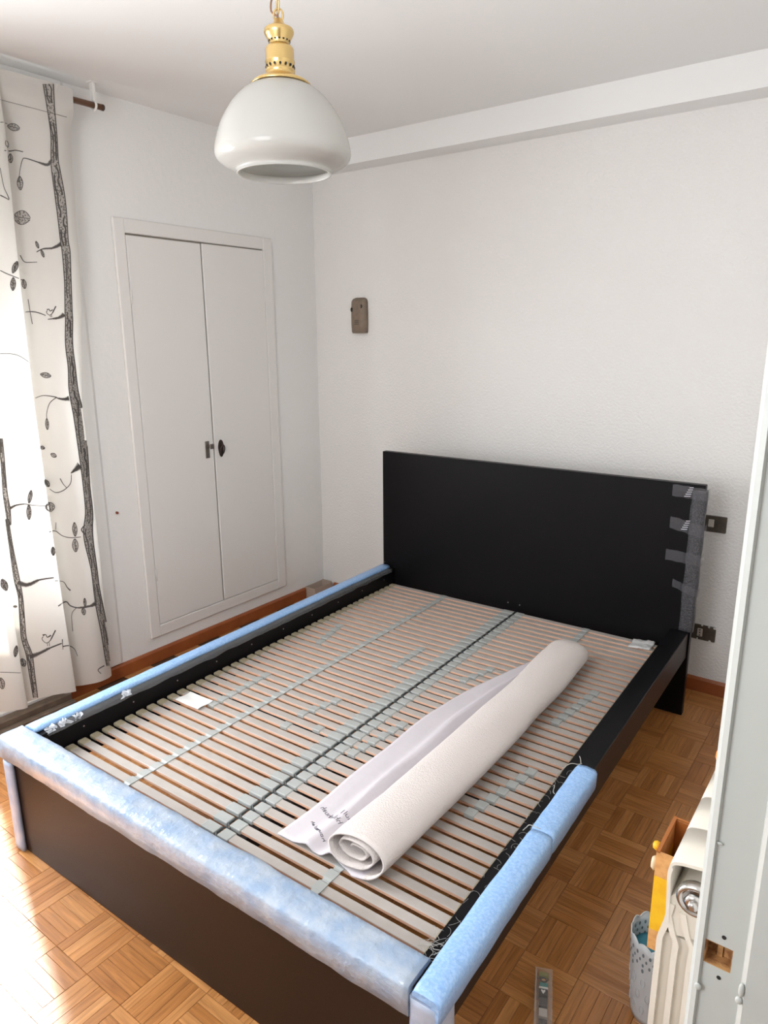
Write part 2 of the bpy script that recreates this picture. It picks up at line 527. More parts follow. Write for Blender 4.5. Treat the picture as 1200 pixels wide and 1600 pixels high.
# small pale open box in the corner
bm = bmesh.new()
x0, x1, y0, y1, z1 = .002, .085, -.178, -.018, .070
bx(bm, x0, x1, y0, y1, 0, .005); bx(bm, x0, x0+.004, y0, y1, .005, z1); bx(bm, x1-.004, x1, y0, y1, .005, z1)
bx(bm, x0+.004, x1-.004, y0, y0+.004, .005, z1); bx(bm, x0+.004, x1-.004, y1-.004, y1, .005, z1+.006)
obj('corner_box', bm, M_CARD, label='small pale box on the floor in the corner behind the bed rail', cat='box')

# ------------------------------------------------------------------ sconce, switch, socket on the back wall
sc = empty('wall_sconce', (.333, 0, 1.683), label='small brown stoneware wall sconce with a dark hole, high on the back wall', cat='wall lamp')
bm = bmesh.new()
sec = []
hw, dp = .050, .044
N1 = 14
rows = []
for t, wsc, dsc in ((-.094, .90, .80), (-.088, .97, .95), (-.04, 1, 1), (.03, 1, 1), (.075, .97, .93), (.088, .86, .75), (.0955, .55, .42)):
    row = []
    for k in range(N1+1):
        a = PI*k/N1
        cx_, cy_ = math.cos(a), math.sin(a)
        ex = math.copysign(abs(cx_)**.6, cx_)*hw*wsc
        ey = -(abs(cy_)**.55)*dp*dsc
        row.append(bm.verts.new((ex, ey, t)))
    rows.append(row)
for A, B in zip(rows, rows[1:]):
    for k in range(N1): bm.faces.new((A[k], A[k+1], B[k+1], B[k])).smooth = True
bm.faces.new(rows[0]); bm.faces.new(rows[-1])
for A, B in zip(rows, rows[1:]): bm.faces.new((A[0], B[0], B[-1], A[-1]))
obj('shade', bm, M_STONE, sc)
for x, z, r in ((-.033, .032, .0075), (.034, .048, .006)):
    bm = bmesh.new()
    y = -.037 if x < 0 else -.036
    lathe(bm, [(0, .0), (r, .0), (r*1.1, .0025), (r*.7, .004)], 14)
    o = obj('hole', bm, M_HOLE, sc)
    o.matrix_local = Matrix.Translation((x, y-.0035, z)) @ Matrix.Rotation(PI/2, 4, 'X') @ Matrix.Diagonal((1, 1.5, 1, 1))
for k in range(3):
    box('vent_slot', M_HOLE, (-.012, .016, -.0455, -.0435, -.028-.009*k, -.0262-.009*k), sc)

def plate(name, x0, x1, z0, z1, key, label, cat, sock):
    o = empty(name, ((x0+x1)/2, 0, (z0+z1)/2), label=label, cat=cat)
    cx_, cz = (x0+x1)/2, (z0+z1)/2
    bm = bmesh.new()
    bx(bm, x0-cx_, x1-cx_, -.009, 0, z0-cz, z1-cz, bev=.003)
    obj('cover_plate', bm, M_PLATE, o)
    kx, kz, kw, kh = key
    bm = bmesh.new()
    bx(bm, kx-kw-cx_, kx+kw-cx_, -.0125, -.008, kz-kh-cz, kz+kh-cz, bev=.002)
    kk = obj('socket_insert' if sock else 'rocker', bm, M_KEY, o)
    if sock:
        for dz in (-.0125, 0, .0125):
            bm = bmesh.new()
            lathe(bm, [(0, 0), (.0030, 0), (.0030, .0008), (0, .0008)], 10)
            h = obj('socket_hole', bm, M_HOLE, kk)
            h.matrix_local = Matrix.Translation((kx-cx_, -.0124, kz-cz+dz)) @ Matrix.Rotation(PI/2, 4, 'X')
    return o
plate('light_switch', 2.182, 2.301, .748, .820, (2.240, .787, .0115, .017), 'dark bronze switch plate with one ivory rocker, right of the headboard', 'light switch', False)
pl = plate('wall_socket', 2.184, 2.307, .247, .318, (2.243, .283, .0110, .0185), 'dark bronze socket plate with ivory three-hole insert, low beside the bed', 'socket', True)
# flakes of wall paint overlapping the lower plate
for k in range(9):
    x = -.02+.082*rnd.random()
    up = rnd.random() > .45
    z = .0355 if up else -.0355
    h = rnd.uniform(.003, .009)
    box('paint_fleck', M_STIP, (x, x+rnd.uniform(.004, .009), -.0098, -.002, z-(h if up else 0), z+(0 if up else h)), pl, bev=.001)

# ------------------------------------------------------------------ bed (local frame: x across, y = 0 at headboard face, toward the foot negative)
BX, BY, TH = .7193, -.3145, .0248
BW = 1.5363
FO, FI, ZR = -2.026, -1.957, .381
RW = .0645
RR = .071
bed = empty('bed', (BX, BY, 0), TH, label='black double bed frame with tall plain headboard and footboard with its brown reflection painted in', cat='bed')
def BB(name, m, dims, parent=bed, bev=.0015, **k): return box(name, m, dims, parent, bev=bev, **k)
hb = BB('headboard', M_BLACK, (-.010, BW+.003, 0, .034, 0, 1.0), bev=.002)
for x in (.721, .781):
    bm = bmesh.new(); tube(bm, [(x, .0, .333), (x, -.0015, .333)], .0035, 8)
    obj('screw', bm, M_STEEL, hb)
BB('side_rail', M_BLACK, (0, RW, FI, -.001, .25, ZR))
BB('side_rail', M_FOIL_REFL, (BW-RR-.004, BW-.004, FI, -.001, .266, ZR-.004), label='outer board with the floor reflection painted brown')
BB('rail_top', M_BLACK, (BW-RR-.004, BW-.004, FI, -.001, ZR-.0035, ZR))
BB('footboard', M_FOIL_REFL, (0, BW-.002, FO, FI-.0005, 0, ZR), label='black-brown footboard face with the brown reflection painted in')
BB('mid_beam', M_STEELBAR, (BW/2-.03, BW/2+.03, FI, -.001, .19, .245))
BB('ledge', M_BLACK, (RW, RW+.03, FI, -.001, .262, .284))
BB('ledge', M_BLACK, (BW-RR-.034, BW-RR-.0045, FI, -.001, .262, .284))
for y in (-.55, -1.3):
    BB('cross_bar', M_STEELBAR, (RW+.03, BW-RR-.034, y-.012, y+.012, .246, .262))
for i in range(10):
    x = RW+.0005
    bm = bmesh.new(); tube(bm, [(x-.001, -.1-.19*i, .345), (x+.0006, -.1-.19*i, .345)], .0028, 8)
    obj('screw_cap', bm, M_STEEL, bed)

# slatted bases
ZS = .309
PITCHS = .0444
NS = 43
YS0 = -1.917
def slat_mesh(x0, x1, capx):
    bm = bmesh.new()
    bx(bm, x0, x1, -.0140, .0140, -.0095, 0, bev=.0012, mi=1)
    for f in bm.faces:
        f.material_index = 0 if f.calc_center_median().z > -.0008 else 1
    me = bpy.data.meshes.new('slat')
    bmesh.ops.recalc_face_normals(bm, faces=bm.faces)
    bm.to_mesh(me); bm.free()
    me.materials.append(M_SLATTOP); me.materials.append(M_SLATSIDE)
    return me
def cap_mesh(name, x0, x1, m, hw=.0160, zt=.002, bev=.003):
    bm = bmesh.new()
    bx(bm, x0, x1, -hw, hw, -.012, zt, bev=bev, seg=2)
    me = bpy.data.meshes.new(name)
    bmesh.ops.recalc_face_normals(bm, faces=bm.faces)
    bm.to_mesh(me); bm.free()
    me.materials.append(m)
    return me
sides = []
XM = .778
for side, label in (('left', 'left-hand slatted bed base of narrow grey-topped slats, beside the window-side rail'),
                    ('right', 'right-hand slatted bed base, the one lying under the rolled topper')):
    root = empty('slatted_base', (BX, BY, 0), TH, label=label, cat='bed slats', group='slatted bases laid in the bed frame')
    if side == 'left': xa, xb_ = RW+.012, XM-.012
    else: xa, xb_ = XM+.010, BW-RR-.014
    sm = slat_mesh(xa, xb_, 0)
    if side == 'left':
        e_me, c_me = cap_mesh('end_cap', xa-.006, xa+.03, M_CAP, .0155, .0018, .005), cap_mesh('middle_cap', XM-.060, XM-.006, M_CLIP, .0160)
    else:
        e_me, c_me = cap_mesh('end_cap', xb_-.03, xb_+.005, M_CAP, .0155, .0018, .005), cap_mesh('middle_cap', XM+.006, XM+.046, M_CLIP, .0172)
    slats = []
    for i in range(NS):
        y = YS0+PITCHS*i
        s = inst('slat', sm, root, Matrix.Translation((0, y, ZS)))
        inst('end_cap', e_me, s); inst('middle_cap', c_me, s)
        slats.append(s)
    sides.append((root, slats))
    # connecting strap
    xs = .398 if side == 'left' else 1.122
    bm = bmesh.new()
    prev = None
    for i in range(NS*8+1):
        t = i/8
        y = YS0-.018+PITCHS*t*(NS-1+.8)/NS
        ph = ((y-YS0)/PITCHS) % 1.0
        on = ph < .38 or ph > .62
        z = ZS+.0022 if on else ZS-.001
        w = .0145 if on else .011
        cur = [bm.verts.new((xs-w, y, z)), bm.verts.new((xs+w, y, z)), bm.verts.new((xs+w, y, z-.0018)), bm.verts.new((xs-w, y, z-.0018))]
        if prev:
            for a in range(4): bm.faces.new((prev[a], prev[(a+1) % 4], cur[(a+1) % 4], cur[a]))
        prev = cur
    obj('strap', bm, M_CLIP, root)
# hinge cord snaking between the two halves
bm = bmesh.new()
pts = []
for i in range(NS):
    y = YS0+PITCHS*i
    pts += [(XM-.001, y-.012, ZS+.001), (XM-.001, y+.013, ZS+.001), (XM+.003, y+.020, ZS-.002), (XM+.014, y+.0225, ZS-.004), (XM+.006, y+.027, ZS-.003)]
tube(bm, pts[:-3], .0026, 6)
obj('hinge_cord', bm, M_CORD, sides[1][0])
# firmness sliders
cl = cap_mesh('firmness_clip', -.016, .016, M_CLIP, .0160, .0032, .003)
def nearest(y): return max(0, min(NS-1, round((y-YS0)/PITCHS)))
groups = {0: [(.228, -.81, .192, -.61), (.621, -.818, .625, -.608), (.560, -1.315, .600, -1.179), (.669, -1.335, .672, -1.327), (.564, -1.385, .564, -1.375), (.255, -1.42, .252, -1.171)],
          1: [(.905, -.784, .946, -.609), (.850, -1.398, .885, -1.167), (1.305, -.83, 1.345, -.60), (1.290, -1.411, 1.350, -1.165)]}
for sd, gl in groups.items():
    for (xa, ya, xb_, yb) in gl:
        ia, ib = nearest(ya), nearest(yb)
        for i in range(ia, ib+1):
            t = (i-ia)/max(1, ib-ia)
            inst('firmness_clip', cl, sides[sd][1][i], Matrix.Translation((xa+(xb_-xa)*t, 0, 0)))

def bedM(): return Matrix.Translation((BX, BY, 0)) @ Matrix.Rotation(TH, 4, 'Z')
def on_bed(o, at=(0, 0, 0), rz=0, rx=0, ry=0):
    o.matrix_world = bedM() @ Matrix.Translation(at) @ Matrix.Rotation(rz, 4, 'Z') @ Matrix.Rotation(rx, 4, 'X') @ Matrix.Rotation(ry, 4, 'Y')
    return o

# white paper label on the left base, white plastic scrap in the far right corner
bm = bmesh.new()
prev = None
for k in range(9):
    t = k/8
    y = -.035+.07*t
    z = .0012+.0016*math.sin(t*PI*2.2)
    cur = [bm.verts.new((-.062, y, z+.001)), bm.verts.new((0, y, z)), bm.verts.new((.058, y, z+.002))]
    if prev:
        bm.faces.new((prev[0], prev[1], cur[1], cur[0])); bm.faces.new((prev[1], prev[2], cur[2], cur[1]))
    prev = cur
o = obj('paper_label', bm, M_LABEL, label='blank white paper label lying on the slats near the left rail', cat='label')
md = o.modifiers.new('s', 'SOLIDIFY'); md.thickness = .0008; md.offset = 1
on_bed(o, (.187, -1.457, ZS+.0028))
bm = bmesh.new()
prev = None
for k in range(13):
    t = k/12
    x = 1.330+.085*t
    cur = []
    for j in range(6):
        s_ = j/5
        z = ZS+.005+.010*abs(noise.noise(Vector((t*5, s_*3, 2.1))))+.008*(s_ > .9)
        cur.append(bm.verts.new((x, -.115-.02*(1-t)+.075*s_, z)))
    if prev:
        for j in range(5): bm.faces.new((prev[j], prev[j+1], cur[j+1], cur[j])).smooth = True
    prev = cur
o = obj('plastic_scrap', bm, mat('white_film', (.72, .72, .71), .25, coat=.5, bump=(40, .8, .006)), label='crumpled white plastic scrap on the slats in the far right corner of the bed', cat='plastic wrap')
md = o.modifiers.new('s', 'SOLIDIFY'); md.thickness = .001
on_bed(o)

# ------------------------------------------------------------------ foam edge protectors
def foam(name, prof, a, b, axis, m, label, n=60, amp=.003, seed=1, taper=0, cat='foam protector'):
    """prof: closed 2D outline swept from a to b along axis with small irregularities"""
    bm = bmesh.new()
    rings = []
    for i in range(n+1):
        t = i/n
        s_ = a+(b-a)*t
        ring = []
        for k, (p, q) in enumerate(prof):
            dn = amp*noise.noise(Vector((s_*7+seed*3.1, p*30, q*30)))+amp*.7*noise.noise(Vector((s_*26+seed, p*50, q*50)))
            cx_ = sum(v[0] for v in prof)/len(prof); cz_ = sum(v[1] for v in prof)/len(prof)
            # move only outward from the furniture
            sc_ = 1
            if taper and (i == 0 or i == n): sc_ = .95
            pp = cx_+(p-cx_)*sc_+ (dn if p > cx_ else -dn)*.6
            qq = cz_+(q-cz_)*sc_+abs(dn)*(.6 if q > cz_ else 0)
            ring.append(bm.verts.new((pp, s_, qq) if axis == 'y' else ((s_, pp, qq) if axis == 'x' else (pp, qq, s_))))
        rings.append(ring)
    m_ = len(prof)
    for A, B in zip(rings, rings[1:]):
        for k in range(m_): bm.faces.new((A[k], A[(k+1) % m_], B[(k+1) % m_], B[k])).smooth = True
    bm.faces.new(rings[0]); bm.faces.new(rings[-1][::-1])
    o = obj(name, bm, m, label=label, cat=cat, group='foam edge protectors wrapped round the bed')
    on_bed(o)
    return o
def Lprof(xo, xi, ztop, zlow, th, sgn):
    """L outline hugging an outer top corner; xo furniture edge (outer), xi inner end; sgn -1 = outer side is negative"""
    o_ = xo+sgn*th
    return [(xo, zlow), (xo+sgn*.3*th, zlow-.001), (o_, zlow+.006), (o_, ztop+th*.35), (o_-sgn*.004, ztop+th*.75), (o_-sgn*.010, ztop+th*.97),
            ((xo*.6+xi*.4), ztop+th*1.05), ((xo*.3+xi*.7), ztop+th), (xi+sgn*.005, ztop+th*.93), (xi, ztop+th*.55), (xi, ztop+.0012), (xo, ztop+.0012)]
foam('foam_protector', Lprof(-.0012, .040, ZR, .305, .015, -1), -1.957, -.012, 'y', M_FOAM, 'long blue foam strip along the window-side bed rail', seed=1)
foam('foam_protector', Lprof(BW-.0025, BW-.046, ZR, .338, .017, 1), FO-.0155, -1.50, 'y', M_FOAM, 'near blue foam strip on the right bed rail, at the foot corner', n=30, seed=2, taper=1)
foam('foam_protector', Lprof(BW-.0025, BW-.046, ZR, .338, .017, 1), -1.4985, -1.175, 'y', M_FOAM, 'far blue foam strip on the right bed rail, ending halfway', n=24, seed=3, taper=1)
# footboard foam: profile in (y,z), outer side = negative y
FF = foam('foam_protector', [(p, q) for p, q in Lprof(FO-.0012, FI-.002, ZR, .322, .016, -1)], -.016, BW-.052, 'x', M_FILM, 'whitish film-covered foam strip along the top of the footboard', n=80, amp=.005, seed=4)
# vertical corner strips
def Vprof(xc, yc, sx, th=.014, w=.032):
    """corner at (xc,yc), sx = outward x sign; outward y is negative"""
    return [(xc-sx*w, yc-.001), (xc-sx*w, yc-th*.8), (xc-sx*(w-.006), yc-th), (xc+sx*th*.5, yc-th), (xc+sx*th, yc-th*.5), (xc+sx*th, yc+w-.006),
            (xc+sx*th*.8, yc+w), (xc+sx*.001, yc+w), (xc+sx*.001, yc-.001)]
foam('foam_protector', Vprof(-.001, FO-.001, -1), .004, .318, 'z', M_FILMV, 'upright pale foam strip on the window-side corner of the footboard', n=20, seed=5)
foam('foam_protector', Vprof(BW-.001, FO-.001, 1, .015, .050), .004, .3765, 'z', M_FILMV, 'upright pale foam strip on the near right corner of the footboard', n=20, seed=6)
# stretch film lying over the rails beside the foam
M_FILMC = mat('stretch_film', (.35, .36, .38), .18, spec=.8, coat=.6, alpha=.30, bump=(60, .9, .008))
bm = bmesh.new()
prev = None
for k in range(70):
    y = -1.93+1.90*k/69
    z = ZR+.0015+.0012*noise.noise(Vector((y*18, 0, 0)))
    cur = [bm.verts.new((.041, y, z+.003)), bm.verts.new((.0655+.0015*noise.noise(Vector((y*9, 3, 0))), y, z)), bm.verts.new((.0662, y, z-.014-.006*noise.noise(Vector((y*14, 7, 0)))))]
    if prev:
        for j in range(2): bm.faces.new((prev[j], prev[j+1], cur[j+1], cur[j])).smooth = True
    prev = cur
o = obj('film_wrap', bm, M_FILMC, label='thin clear stretch film along the inner edge of the window-side bed rail', cat='plastic wrap'); on_bed(o)
# scraps of film at the window-side foot corner
bm = bmesh.new()
for c_ in ((.075, -1.915), (.082, -1.875), (.070, -1.82), (.069, -1.64)):
    prev = None
    for k in range(8):
        t = k/7
        cur = []
        for j in range(4):
            s_ = j/3
            q1 = noise.noise(Vector((t*3+c_[1]*19, s_*3, 5))); q2 = noise.noise(Vector((t*3, s_*5+c_[1]*13, 9)))
            cur.append(bm.verts.new((.050+.018*s_+.012*q1, c_[1]-.016+.030*t+.030*q2*(.3+s_), ZR+.008+.016*abs(q1)-.012*s_*s_)))
        if prev:
            for j in range(3): bm.faces.new((prev[j], prev[j+1], cur[j+1], cur[j])).smooth = True
        prev = cur
o = obj('film_scrap', bm, mat('bright_film', (.70, .74, .80), .2, coat=.6, alpha=.75, bump=(60, .9, .006)), label='crinkled film scraps at the window-side corner of the footboard', cat='plastic wrap', kind='stuff'); on_bed(o)
# loose film threads on the right rail
bm = bmesh.new()
r2 = random.Random(11)
for k in range(46):
    y = r2.uniform(-1.93, -1.20)
    x = BW-RR-.004+r2.uniform(0, .022)
    a = r2.uniform(0, 6.28)
    pts = []
    ln = r2.uniform(.012, .035)
    cv = r2.uniform(-90, 90)
    px_, py_ = x, y
    for q in range(8):
        pts.append((min(max(px_, BW-RR-.003), BW-.050), py_, ZR+.0018+.002*math.sin(q*.45)))
        px_ += math.cos(a)*ln/7; py_ += math.sin(a)*ln/7; a += cv*ln/7
    tube(bm, pts, .00032, 4)
for k in range(16):
    x = BW-r2.uniform(.05, .085); y = -1.955+r2.uniform(-.005, .03)
    tube(bm, [(x, y, ZR+.004), (x+r2.uniform(-.02, .03), y+r2.uniform(.005, .03), ZR+.007), (x+r2.uniform(-.03, .04), y+r2.uniform(.01, .05), ZR+.003)], .0005, 4)
for p in ([(BW-.062, -1.505, ZR+.003), (BW-.055, -1.500, ZR+.012), (BW-.047, -1.497, ZR+.020), (BW-.020, -1.496, ZR+.0195)],
          [(BW-.105, -1.18, ZR-.05), (BW-.07, -1.175, ZR+.004), (BW-.045, -1.168, ZR+.010), (BW-.035, -1.165, ZR+.014)],
          [(BW-.05, -1.145, ZR+.022), (BW-.043, -1.155, ZR+.020), (BW-.036, -1.170, ZR+.016)],
          [(BW-.088, -1.27, ZR-.03), (BW-.066, -1.29, ZR+.004), (BW-.058, -1.32, ZR+.006), (BW-.05, -1.33, ZR+.008)]):
    tube(bm, catmull(p, 5), .0011, 5)
o = obj('film_threads', bm, M_THREAD, label='loose whitish film threads on the right bed rail beside the foam', cat='plastic threads', kind='stuff'); on_bed(o)

# grey strip and tape on the headboard edge
HE = BW+.003
g = empty('headboard_edge_wrap', label='dark grey padded strip taped down the right edge of the headboard', cat='edge protector')
on_bed(g, (HE, 0, .38))
def HP(o): o.parent = g; return o
bm = bmesh.new()
n = 60
rings = []
for i in range(n+1):
    z = .002+.595*i/n
    d = .003*noise.noise(Vector((z*16, 1, 1)))
    bul = .004*abs(math.sin(z*19+.6))
    w = .046+.004*noise.noise(Vector((z*9, 5, 1)))
    ring = [(-w, -.0006), (-w, -.003), (-w*.6, -.0045+d), (-.004, -.006), (.004+bul, -.004), (.0065+bul, .004), (.006+bul, .020), (.004, .036), (.0012, .036), (.0012, -.0006)]
    rings.append([bm.verts.new((a, b, z)) for a, b in ring])
for A, B in zip(rings, rings[1:]):
    for k in range(len(A)): bm.faces.new((A[k], A[(k+1) % len(A)], B[(k+1) % len(A)], B[k])).smooth = True
bm.faces.new(rings[0]); bm.faces.new(rings[-1])
HP(obj('padding', bm, M_GREYFOAM))
M_GLINT = mat('tape_glint', (.70, .70, .74), .15, coat=.8, alpha=.8, bump=(120, 1, .006))
for (x0, x1, zc, h, tilt) in ((-.122, .006, .588, .052, -.05), (-.120, .006, .452, .054, -.22), (-.125, .006, .318, .050, -.05), (-.088, .006, .195, .036, -.35)):
    bm = bmesh.new()
    prev = None
    for k in range(18):
        t = k/17
        x = x0+(x1-x0)*t
        z = zc+tilt*(x-x0)*.8-.02*tilt
        yy = -.0012 if x < -.052 else -.0085
        yy -= .0015*abs(noise.noise(Vector((x*60, zc*9, 0))))
        hh = h*(1-.12*abs(math.sin(9*t+zc*30)))/2
        cur = [bm.verts.new((x, yy, z-hh)), bm.verts.new((x, yy-.0008, z)), bm.verts.new((x, yy, z+hh))]
        if prev:
            for j in range(2): bm.faces.new((prev[j], prev[j+1], cur[j+1], cur[j]))
        prev = cur
    cur = [bm.verts.new((.0135, .004, v)) for v in (z-hh, z, z+hh)]
    for j in range(2): bm.faces.new((prev[j], prev[j+1], cur[j+1], cur[j]))
    cur2 = [bm.verts.new((.013, .034, v)) for v in (z-hh, z, z+hh)]
    for j in range(2): bm.faces.new((cur[j], cur[j+1], cur2[j+1], cur2[j]))
    tp = HP(obj('tape_strip', bm, M_TAPE))
    # pale slivers paint the glint of tape folds where they meet the padding
    if zc > .4:
        bm = bmesh.new()
        for q in range(5):
            zz = zc-.018+.009*q
            a = (-.075+.004*q, -.0045, zz); b_ = (-.050+.002*q, -.0115, zz+.003)
            bm.faces.new([bm.verts.new(v) for v in ((a[0], a[1], a[2]-.0022), (b_[0], b_[1], b_[2]-.001), (b_[0], b_[1], b_[2]+.002), (a[0], a[1], a[2]+.001))])
        o = obj('tape_glint_sliver', bm, M_GLINT, tp)

# ------------------------------------------------------------------ rolled mattress topper with its loose flap
tp = empty('rolled_topper', label='rolled-up white quilted mattress topper with a loose flap, lying on the slats', cat='mattress topper')
on_bed(tp, (0, 0, ZS+.0035))
def topper():
    bm = bmesh.new()
    uvs = []
    NY = 90
    rows = []
    y0, y1 = -1.80, -.385
    for i in range(NY+1):
        t = i/NY
        y = y0+(y1-y0)*t
        # roll centre and radii along the length
        cx_ = 1.168+.018*min(1, t*2.2)+.008*math.sin(t*2.6)-.006*t+.005*noise.noise(Vector((t*5, 0, 3)))
        endf = 1.0
        if t > .93: endf = math.sqrt(max(0.0, 1-((t-.93)/.07)**2*.55))
        if t < .03: endf = .97+t
        a = (.097+.006*noise.noise(Vector((t*4, 2, 0))))*endf*(1-.08*t)
        b = (.052+.006*t)*endf+.002*noise.noise(Vector((t*6, 9, 0)))
        flap = .918+(.02)*t+.155*max(0, (t-.50)/.5)**1.5
        flap += .012*noise.noise(Vector((t*5, 4, 4)))+.018*max(0, .25-t)*4*0
        row = []
        K = 22
        xl = cx_-.01
        for k in range(K):
            s_ = k/K
            x = flap+(xl-flap)*s_
            wr = .0
            # lengthwise wrinkles that fan out from the near end
            wr += .027*math.exp(-((s_-.40-.05*math.sin(t*5))/.085)**2)*(.35+.65*math.sin(PI*min(1, t*1.15+.12)))
            wr += .042*math.exp(-((s_-.76+.04*t)/.12)**2)*(.45+.55*math.sin(PI*min(1, t*1.1+.1)))
            wr += .006*noise.noise(Vector((t*7, s_*9, 1)))*math.sin(PI*min(1, s_+.08))
            hz = .003+max(0, wr)*min(1, s_*5+.05)
            lag = -.03*(1-s_)*(1-t)*.6
            row.append((x, y+lag*0-(.0)*(1-s_), hz))
        turns = 2.7
        M = 86
        for k in range(M+1):
            s_ = k/M
            th = -PI/2+turns*2*PI*s_
            sh = 1-s_*.78
            wob = 1+(.05+.16*s_)*noise.noise(Vector((math.cos(th)*1.5, math.sin(th)*1.5, t*5+s_)))+.012*noise.noise(Vector((math.cos(th)*4, math.sin(th)*4, t*16)))
            x = cx_+a*sh*wob*math.cos(th)*(1+.1*math.sin(th))
            z = .003+b+b*sh*wob*math.sin(th)*.985 + (-.02*b*s_)
            if s_ > .30: x -= .004
            # near end: inner layers telescoped slightly
            yy = y+(.022*s_*(1-t)**6)
            if s_ < .40: yy += .010*math.sin(th*1.0+.5)*(1-t)**8
            row.append((x, yy, z))
        rows.append(row)
    R = [[bm.verts.new(p) for p in row] for row in rows]
    for A, B in zip(R, R[1:]):
        for k in range(len(A)-1):
            f = bm.faces.new((A[k], A[k+1], B[k+1], B[k])); f.smooth = True
            f.material_index = 1 if k < 24 else 0
    return bm
bm = topper()
# underside of the flap runs under the roll, the thick terry wraps over it
o = obj('topper_sheet', bm, [M_TERRY, M_SHEET], tp, smooth=True)
md = o.modifiers.new('thick', 'SOLIDIFY'); md.thickness = .0045; md.offset = 0
dep = bpy.context.evaluated_depsgraph_get()
tb = BVHTree.FromObject(o, dep)
# printed marks on the flap: two short rows of small upside-down letters, only partly legible in the photo
bm = bmesh.new()
def glyph_row(x0, y0, dx, dy, n, h, sd, wob):
    g_ = random.Random(sd)
    for k in range(n):
        bx_, by_ = x0+dx*k, y0+dy*k
        L_ = math.hypot(dx, dy)
        ux, uy = dx/L_, dy/L_
        vx, vy = uy, -ux
        shape = g_.choice(('o', 'l', 'n', 'u', 'h', 'e'))
        W_ = L_*.62
        S = {'o': [(0, 0), (1, 0), (1, .62), (0, .62), (0, 0)], 'l': [(.3, 0), (.35, 1.15)], 'n': [(0, 0), (0, .6), (.5, .66), (1, .5), (1, 0)],
             'u': [(0, .6), (0, .05), (.6, 0), (1, .1), (1, .6)], 'h': [(0, 1.1), (0, 0), (0, .5), (.8, .6), (1, .4), (1, 0)],
             'e': [(1, .1), (.3, 0), (0, .3), (.3, .62), (1, .5), (.9, .3), (.1, .3)]}[shape]
        P = []
        for a_, c_ in S:
            x = bx_+ux*a_*W_+vx*c_*h; y = by_+uy*a_*W_+vy*c_*h+wob*math.sin(k)
            hit = tb.ray_cast(Vector((x, y, .3)), Vector((0, 0, -1)))
            z = hit[0].z if hit[0] else .01
            P.append((x, y, z+.0004))
        tube(bm, P, .0009, 4)
glyph_row(1.048, -1.700, -.0118, .0045, 9, .014, 3, .001)
glyph_row(1.062, -1.668, -.0105, .002, 5, .013, 8, .001)
glyph_row(1.040, -1.762, -.0090, .0050, 9, .008, 6, .0005)
obj('printed_marks', bm, M_INK, tp, label='small dark printed lettering')

# ------------------------------------------------------------------ curtain, rod and bracket
cu = empty('curtain', (.1, -1.8, 0), label='white cotton curtain printed with grey line-drawn tree trunks, leaves and small birds', cat='curtain')
CTRL = [(-1.530, .085), (-1.575, .112), (-1.635, .122), (-1.695, .098), (-1.745, .062), (-1.795, .050), (-1.800, .085), (-1.778, .125),
        (-1.815, .142), (-1.870, .132), (-1.925, .095), (-1.965, .055), (-1.985, .060), (-1.968, .115), (-2.00, .140), (-2.060, .120), (-2.110, .070), (-2.135, .10)]
CS = catmull([(a, b, 0) for a, b in CTRL], 8)
ZT = 2.497
bm = bmesh.new()
rows = []
NZ = 110
for i in range(NZ+1):
    t = i/NZ
    row = []
    for k, p in enumerate(CS):
        s_ = k/(len(CS)-1)
        zb = .074+.055*s_+.012*math.sin(s_*15)
        z = zb+(ZT-zb)*t
        top = max(0, (z-2.30)/.18)
        top = min(1, top)
        shift = .050*max(0, (z-1.3)/1.15)*max(0, 1-s_*2.2)-.045*max(0, 1-s_*2.4)*(1 if z < 1.3 else max(0, 1-(z-1.3)*2))*.95
        if z < 2.44 and z > 1.3: shift -= 0
        yy = p.x+shift+.010*math.sin(z*2.1+s_*4)
        amp = (1-.55*top)*(1+.18*math.sin(z*1.7+s_*7))
        xx = .100+(p.y-.098)*amp+.004*noise.noise(Vector((z*3, s_*8, 0)))
        if z < .25: xx += .01*(.25-z)/.25*math.sin(s_*20)
        hd = min(1, max(0, (z-2.36)/.06))
        xx = xx*(1-hd)+hd*(.1165+max(0, p.y-.05)*.12)
        xx = max(xx, .042)
        row.append(bm.verts.new((xx-.1, yy+1.8, z)))
    rows.append(row)
for A, B in zip(rows, rows[1:]):
    for k in range(len(A)-1): bm.faces.new((A[k], A[k+1], B[k+1], B[k])).smooth = True
cl_o = obj('cloth', bm, M_CURT, cu, smooth=True)
cbv = BVHTree.FromPolygons([v.co.copy() for v in cl_o.data.vertices], [tuple(p.vertices) for p in cl_o.data.polygons])
org = CAM_POS-Vector((.1, -1.8, 0))
def on_cloth(px, py):
    d = (_f+(px-600)/FPX*_r-(py-800)/FPX*_u).normalized()
    h = cbv.ray_cast(org, d)
    if h[0] is None: return None
    nrm = h[1] if h[1].dot(d) < 0 else -h[1]
    return h[0]+nrm*.0012
prints = {'d': bmesh.new(), 'g': bmesh.new()}
